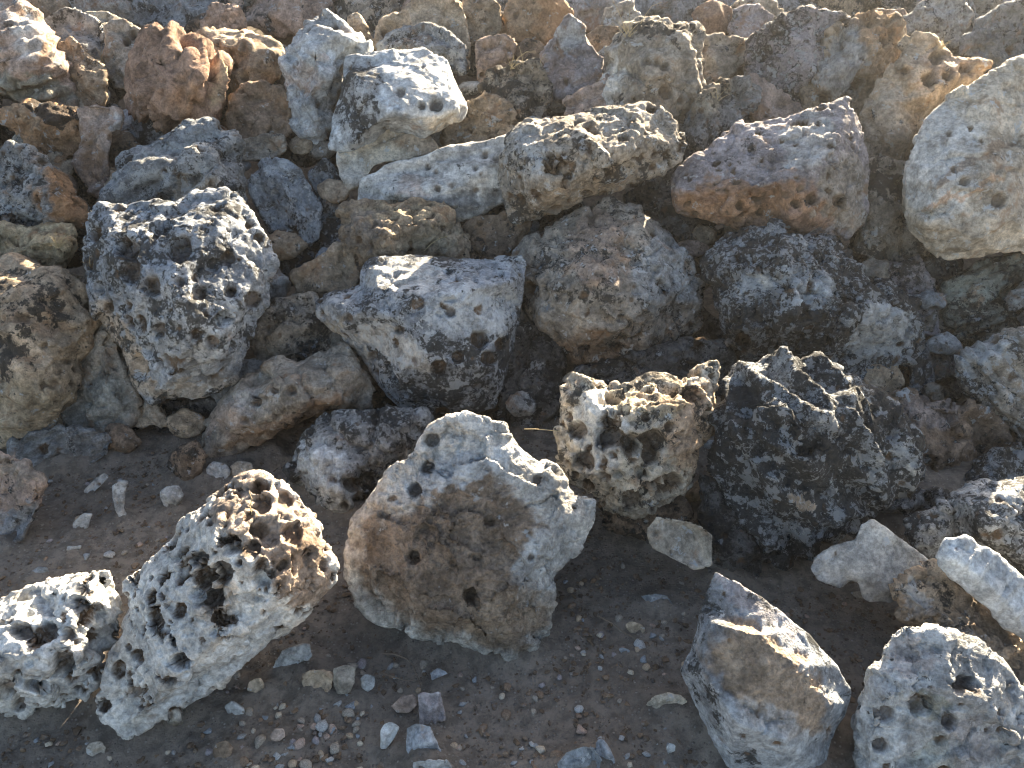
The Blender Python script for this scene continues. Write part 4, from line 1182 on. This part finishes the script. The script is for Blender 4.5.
stone('pale lens-shaped stone left of the brown block', [(645,704),(655,696),(668,692),(682,695),(689,702),(678,708),(664,711),(650,709)], 'cream', lich=.05)
stone('grey flat stone cut by the bottom edge, right of middle', [(556,764),(566,752),(584,746),(596,748),(603,760),(598,775),(562,778)], 'bluegrey', lich=.2)
stone('narrow blue white shard beside the grey flat stone', [(595,742),(601,738),(608,745),(616,764),(611,766),(602,758),(597,756)], 'bluemid', lich=.02)
stone('small brown tan stone on open soil right of the centre boulder', [(624,625),(630,621),(640,623),(647,630),(641,636),(630,633)], 'tan')
stone('dark flat stone near the toe of the brown block', [(640,596),(652,593),(668,596),(676,608),(664,610),(648,604)], 'bluegrey', bulge=.25)
stone('brownish oval pebble at the left foot of the honeycombed boulders', [(85,748),(90,742),(101,741),(107,748),(104,755),(92,757),(86,755)], 'greytan')
stone('round brown pebble on open soil below the honeycombed boulder', [(212,751),(217,742),(227,740),(234,747),(231,757),(221,760),(214,758)], 'brown', kind='smooth', lich=.1)
stone('tan pebble near the lower rim of the honeycombed boulder', [(247,682),(254,677),(262,680),(264,688),(256,693),(248,690)], 'tan')
stone('pale brown pebble right of the tan one', [(269,735),(275,728),(284,728),(286,737),(278,742),(271,741)], 'pink')
stone('light angular chip below the rim of the honeycombed boulder', [(224,706),(231,701),(243,708),(245,714),(236,716),(228,713)], 'lightgrey')
stone('upright pale shard on shaded soil at the left', [(113,486),(120,480),(127,481),(124,495),(124,508),(128,521),(121,522),(116,510),(114,498)], 'grey', lich=.1)
stone('rounded grey stone on shaded soil right of the upright shard', [(160,496),(166,487),(177,486),(183,495),(178,505),(172,512),(164,506)], 'grey', lich=.1)
stone('slanting flat grey stone on shaded soil left of the upright shard', [(82,492),(92,480),(104,472),(110,476),(100,487),(90,496)], 'grey', bulge=.3)
stone('low flat grey stone on shaded soil below the slanting one', [(72,525),(84,512),(92,514),(88,528),(78,534)], 'grey', bulge=.3)
stone('small flat pale chip above the sunlit honeycombed boulder', [(62,552),(70,547),(82,545),(80,550),(68,555)], 'lightgrey', bulge=.3)
stone('small bluish stone above the sunlit honeycombed boulder', [(30,572),(38,566),(48,567),(50,574),(40,578),(32,577)], 'bluegrey', bulge=.4)
stone('grey stone in shade beside the small dark brown rock', [(206,468),(214,463),(226,465),(230,474),(222,483),(210,482)], 'grey')
stone('pale stone in shade under the leaning tan slab', [(230,466),(238,461),(252,464),(254,474),(242,480),(232,476)], 'greytan')
stone('small white chip on open soil between the centre boulder and the brown block', [(617,649),(622,646),(630,649),(630,655),(622,656)], 'bluemid', lich=0)
stone('grey pebble on open soil near the bottom, right of the flat grey stone', [(665,748),(670,742),(676,745),(675,752),(668,754)], 'lightgrey')

bank([o for o in ROCKS if o.location.z < .02])

# many alike pebbles, one object each
ico = bmesh.new()
bmesh.ops.create_icosphere(ico, subdivisions=2, radius=1.0)
ico.verts.ensure_lookup_table()
IV = np.array([v.co[:] for v in ico.verts])
IF = np.array([[v.index for v in f.verts] for f in ico.faces])
ico.free()


def pebble_mesh(i, rr, tint):
    n = vnoise(IV * 1.3 + i * 7.1, i) * .35 + vnoise(IV * 3.1 + i, i + 5) * .12
    c = IV * (1 + n)[:, None]
    for _ in range(5):                                 # knocked-off corners
        a = np.array([rr.gauss(0, 1) for _ in range(3)])
        a /= np.linalg.norm(a)
        dd_ = c @ a
        lim = rr.uniform(.45, .8)
        c = c - np.clip(dd_ - lim, 0, None)[:, None] * a
    c = c * np.array([1, rr.uniform(.6, .9), rr.uniform(.4, .65)])
    me = mesh_from('pebble', c, IF)
    me.materials.append(LIME)
    t = np.array(COL[tint] + (1,), np.float32)
    at = me.attributes.new('tint', 'FLOAT_COLOR', 'POINT')
    at.data.foreach_set('color', np.tile(t, len(c)))
    at = me.attributes.new('wear', 'FLOAT_COLOR', 'POINT')
    at.data.foreach_set('color', np.tile(np.array([.1, .3, .3, 0], np.float32), len(c)))
    at = me.attributes.new('relief', 'FLOAT', 'POINT')
    at.data.foreach_set('value', np.full(len(c), .3, np.float32))
    return me


r6 = random.Random(99)
PM = [pebble_mesh(i, r6, t) for i, t in enumerate(('greytan', 'tan', 'lightgrey', 'pink', 'bluegrey', 'brown', 'grey', 'cream', 'greytan', 'purple'))]


def soil_point(u, v):
    return unproject(u, v, surf_depth(v, True))


def open_soil(u, v):
    """bare patches of soil seen between the boulders"""
    return ((40 < u < 175 and 460 < v < 560) or (180 < u < 690 and 655 < v < 768) or (600 < u < 690 and 580 < v < 768) or (30 < u < 215 and 735 < v < 768)
            or (250 < u < 360 and 625 < v < 768) or (770 < u < 860 and 590 < v < 640) or (565 < u < 640 and 560 < v < 660))


made = 0
while made < 260:
    u, v = r6.uniform(30, 860), r6.uniform(460, 768)
    if not open_soil(u, v):
        continue
    if not (240 < u < 460 and v > 660) and r6.random() < .6:
        continue
    p = soil_point(u, v)
    ob = bpy.data.objects.new('pebble', r6.choice(PM))
    sz = r6.uniform(.006, .012) if r6.random() < .82 else r6.uniform(.012, .019)
    ob.scale = (sz, sz, sz)
    ob.rotation_euler = (r6.uniform(-.4, .4), r6.uniform(-.4, .4), r6.uniform(0, 6.28))
    ob.location = (p[0], p[1], float(ground_z([p[0]], [p[1]])[0]) + sz * .28)
    ob['label'] = 'thumb-sized rough pebble lying loose on the bare brown soil'
    ob['category'] = 'pebble'
    ob['group'] = 'pebbles scattered on the soil'
    scene.collection.objects.link(ob)
    made += 1

# grit: far too many to count
rs = np.random.RandomState(4)
bm0 = bmesh.new()
bmesh.ops.create_icosphere(bm0, subdivisions=1, radius=1.0)
bm0.verts.ensure_lookup_table()
V0 = np.array([v.co[:] for v in bm0.verts])
F0 = np.array([[v.index for v in f.verts] for f in bm0.faces])
bm0.free()
NG = 22000
gxr = rs.uniform(-1.45, 1.45, NG)
gyr = rs.uniform(0.9, 2.6, NG)
clump = fbm(np.stack([gxr * 3, gyr * 3, np.zeros(NG)], 1), 77, 2)
keep = rs.uniform(-.55, .55, NG) < clump + .25
gxr, gyr = gxr[keep], gyr[keep]
NG = len(gxr)
sz = 0.0023 + 0.0080 * rs.uniform(0, 1, NG) ** 3
gz = ground_z(gxr, gyr)
jit = 1 + rs.uniform(-.35, .35, (NG, len(V0), 1))
ang = rs.uniform(0, 6.28, NG)
base = V0[None] * jit * np.stack([np.ones(NG), rs.uniform(.5, 1, NG), rs.uniform(.25, .65, NG)], 1)[:, None, :]
ca, sa = np.cos(ang)[:, None], np.sin(ang)[:, None]
bx = base[..., 0] * ca - base[..., 1] * sa
by = base[..., 0] * sa + base[..., 1] * ca
gv = np.stack([bx, by, base[..., 2]], -1) * sz[:, None, None]
gv += np.stack([gxr, gyr, gz + sz * .3], 1)[:, None, :]
gf = (F0[None] + (np.arange(NG) * len(V0))[:, None, None]).reshape(-1, 3)
gme2 = mesh_from('gravel', gv.reshape(-1, 3), gf, smooth=False)
gme2.materials.append(LIME)
pal = np.array([COL[c] for c in ('greytan', 'lightgrey', 'lightgrey', 'pink', 'bluegrey', 'greytan', 'tan', 'grey', 'brown', 'cream')]) * .92
gc = pal[rs.randint(0, len(pal), NG)]
gc = np.repeat(np.concatenate([gc, np.ones((NG, 1))], 1)[:, None, :], len(V0), 1).astype(np.float32)
at = gme2.attributes.new('tint', 'FLOAT_COLOR', 'POINT')
at.data.foreach_set('color', gc.ravel())
gravel = bpy.data.objects.new('gravel', gme2)
gravel['kind'] = 'stuff'
gravel['label'] = 'fine grit and chips strewn over the brown soil'
gravel['category'] = 'gravel'
scene.collection.objects.link(gravel)


# ------------------------------------------------------------------ twigs and dry grass
def tube(name, label, cat, pts3, rad, mat, group=None, sides=5):
    P3 = [Vector(p) for p in pts3]
    vs, fs = [], []
    for i, p in enumerate(P3):
        t = (P3[min(i + 1, len(P3) - 1)] - P3[max(i - 1, 0)]).normalized()
        a = t.orthogonal().normalized()
        b = t.cross(a)
        rr = rad * (1 - .6 * i / (len(P3) - 1))
        for k in range(sides):
            an = 6.2832 * k / sides
            vs.append(p + rr * (math.cos(an) * a + math.sin(an) * b))
    for i in range(len(P3) - 1):
        for k in range(sides):
            fs.append((i * sides + k, i * sides + (k + 1) % sides, (i + 1) * sides + (k + 1) % sides, (i + 1) * sides + k))
    me = bpy.data.meshes.new(name)
    me.from_pydata([v[:] for v in vs], [], fs)
    me.materials.append(mat)
    ob = bpy.data.objects.new(name, me)
    ob['label'] = label
    ob['category'] = cat
    if group:
        ob['group'] = group
    scene.collection.objects.link(ob)
    return ob


def on_soil(px, h=.006):
    return [tuple(soil_point(u, v) + np.array([0, 0, h + .004 * (i % 2)])) for i, (u, v) in enumerate(px)]


tube('twig', 'bent dead twig on the soil below the left foot of the centre boulder', 'twig', on_soil([(384,655),(396,657),(408,661),(414,670),(418,680),(421,690)]), .0030, TWIG)
tube('twig', 'short straight dead twig crossing the bent one', 'twig', on_soil([(380,674),(392,679),(404,682),(420,684)]), .0024, TWIG)
tube('twig', 'thin twig on open soil between the centre boulder and the brown block', 'twig', on_soil([(598,618),(612,626),(626,636),(641,643)]), .0026, TWIG)


# dry grass standing on or between the rocks, rooted where the line of sight meets stone
bpy.context.view_layer.update()
dg = bpy.context.evaluated_depsgraph_get()


def hit(u, v):
    d = Vector((unproject(np.array(u), np.array(v), np.array(1.0)) - CAMP).tolist()).normalized()
    ok, loc, nrm, _, ob, _ = scene.ray_cast(dg, Vector(CAMP.tolist()), d)
    return np.array(loc)


def stalk(label, px, rad=.0016):
    root = hit(*px[0])
    z0 = float((root - CAMP) @ Fv)
    pts_ = [root - np.array([0, 0, .004])]
    for i, (u, v) in enumerate(px[1:]):
        pts_.append(unproject(np.array(u), np.array(v), np.array(z0 - .012 * (i + 1))))
    tube('grass_stalk', label, 'dry grass', pts_, rad, STRAW, 'dry grass stalks among the rocks', 4)


stalk('thin pale grass stalk on the blotched dark boulder with the smooth snout', [(803,334),(806,320),(809,306),(811,291)], .0014)
stalk('bright straw standing left of the top of the big upright block', [(626,30),(622,20),(617,8),(612,0)])
stalk('bright straw leaning right across the top of the big upright block', [(640,24),(646,14),(652,6),(662,2)])
stalk('short straw on the top left corner of the big upright block', [(632,28),(629,18),(630,9)])
stalk('arching straw on the flank of the grass-tufted rock', [(512,68),(518,58),(526,52),(536,52)])
stalk('upright straw on the crown of the grass-tufted rock', [(524,68),(522,56),(519,46)])
stalk('short straw at the right of the grass-tufted rock', [(538,70),(541,60),(546,54)])
stalk('pale straw lying on the face of the tan pitted rock', [(424,250),(431,244),(440,238),(448,236)], .0014)
stalk('dry stalk sticking up from the top rim of the long honeycombed boulder', [(252,514),(250,506),(252,499),(249,492)], .0014)
stalk('thin stalk across the dark gap left of the holed sunlit boulder', [(560,430),(548,430),(536,429),(524,429)], .0013)


def tuft(label, u, v, n, hpx, sd_):
    """a small clump of dry grass blades growing out of a joint"""
    rr = random.Random(sd_)
    root = hit(u, v)
    s_ = float((root - CAMP) @ Fv) / F_PX
    vs, fs = [], []
    for _ in range(n):
        az, lean, L = rr.uniform(0, 6.28), rr.uniform(.15, 1.0), hpx * s_ * rr.uniform(.5, 1.1)
        b0 = np.array([rr.uniform(-.012, .012), rr.uniform(-.012, .012), -.01])
        dirv = np.array([math.cos(az) * lean, math.sin(az) * lean, 1.0])
        dirv /= np.linalg.norm(dirv)
        side = np.cross(dirv, [math.sin(az), -math.cos(az), .2])
        side /= np.linalg.norm(side)
        k0 = len(vs)
        for j in range(5):
            f = j / 4
            c = b0 + dirv * L * f + np.array([math.cos(az), math.sin(az), -.9]) * L * .28 * f * f * lean
            w = .0013 * (1 - .8 * f)
            vs.append(c - side * w)
            vs.append(c + side * w)
            vs.append(c + np.cross(side, dirv) * w * .8)
        for j in range(4):
            q0 = k0 + 3 * j
            for e in ((0, 1), (1, 2), (2, 0)):
                fs.append((q0 + e[0], q0 + e[1], q0 + 3 + e[1], q0 + 3 + e[0]))
    me = bpy.data.meshes.new('grass_tuft')
    me.from_pydata([tuple(p) for p in vs], [], fs)
    me.materials.append(STRAW)
    ob = bpy.data.objects.new('grass_tuft', me)
    ob.location = root
    ob['label'] = label
    ob['category'] = 'dry grass'
    ob['group'] = 'dry grass among the rocks'
    scene.collection.objects.link(ob)


tuft('dry grass tuft on the top of the big upright block', 628, 34, 16, 22, 1)
tuft('dry grass tuft behind the crown of the rough grey rock, upper middle', 512, 66, 14, 18, 2)
tuft('straw tuft on the thin yellow slab at the left edge', 58, 244, 16, 20, 3)
tuft('straw tuft beside the rough lichened rock right of the long pitted one', 716, 98, 14, 18, 4)
tuft('dry grass tuft right of the crumbly tan rock, upper left', 104, 62, 14, 20, 5)
tuft('dry grass tuft below the hazy grey rock, top right corner', 940, 46, 14, 20, 6)
tuft('small straw tuft on the soil line under the ridged blue grey boulder', 92, 262, 8, 12, 7)

# ------------------------------------------------------------------ added thin volume imitating lens glare at the top right
hb = bmesh.new()
bmesh.ops.create_cube(hb, size=1.0)
hme = bpy.data.meshes.new('glare_haze')
hb.to_mesh(hme)
hb.free()
glare_haze = bpy.data.objects.new('glare_haze', hme)
glare_haze.scale = (820, 820, 4.2)
glare_haze.location = (0, 0, 0.9)
hm = bpy.data.materials.new('glare_veil')
hm.use_nodes = True
hn = hm.node_tree.nodes
hn.clear()
hv = hn.new('ShaderNodeVolumePrincipled')
hv.inputs['Color'].default_value = (0.93, 0.92, 0.90, 1)
hv.inputs['Density'].default_value = 0.0030
hv.inputs['Anisotropy'].default_value = 0.72
ho = hn.new('ShaderNodeOutputMaterial')
hm.node_tree.links.new(hv.outputs[0], ho.inputs['Volume'])
hme.materials.append(hm)
glare_haze['kind'] = 'stuff'
glare_haze['label'] = 'thin added veil imitating lens glare over the rock pile'
scene.collection.objects.link(glare_haze)
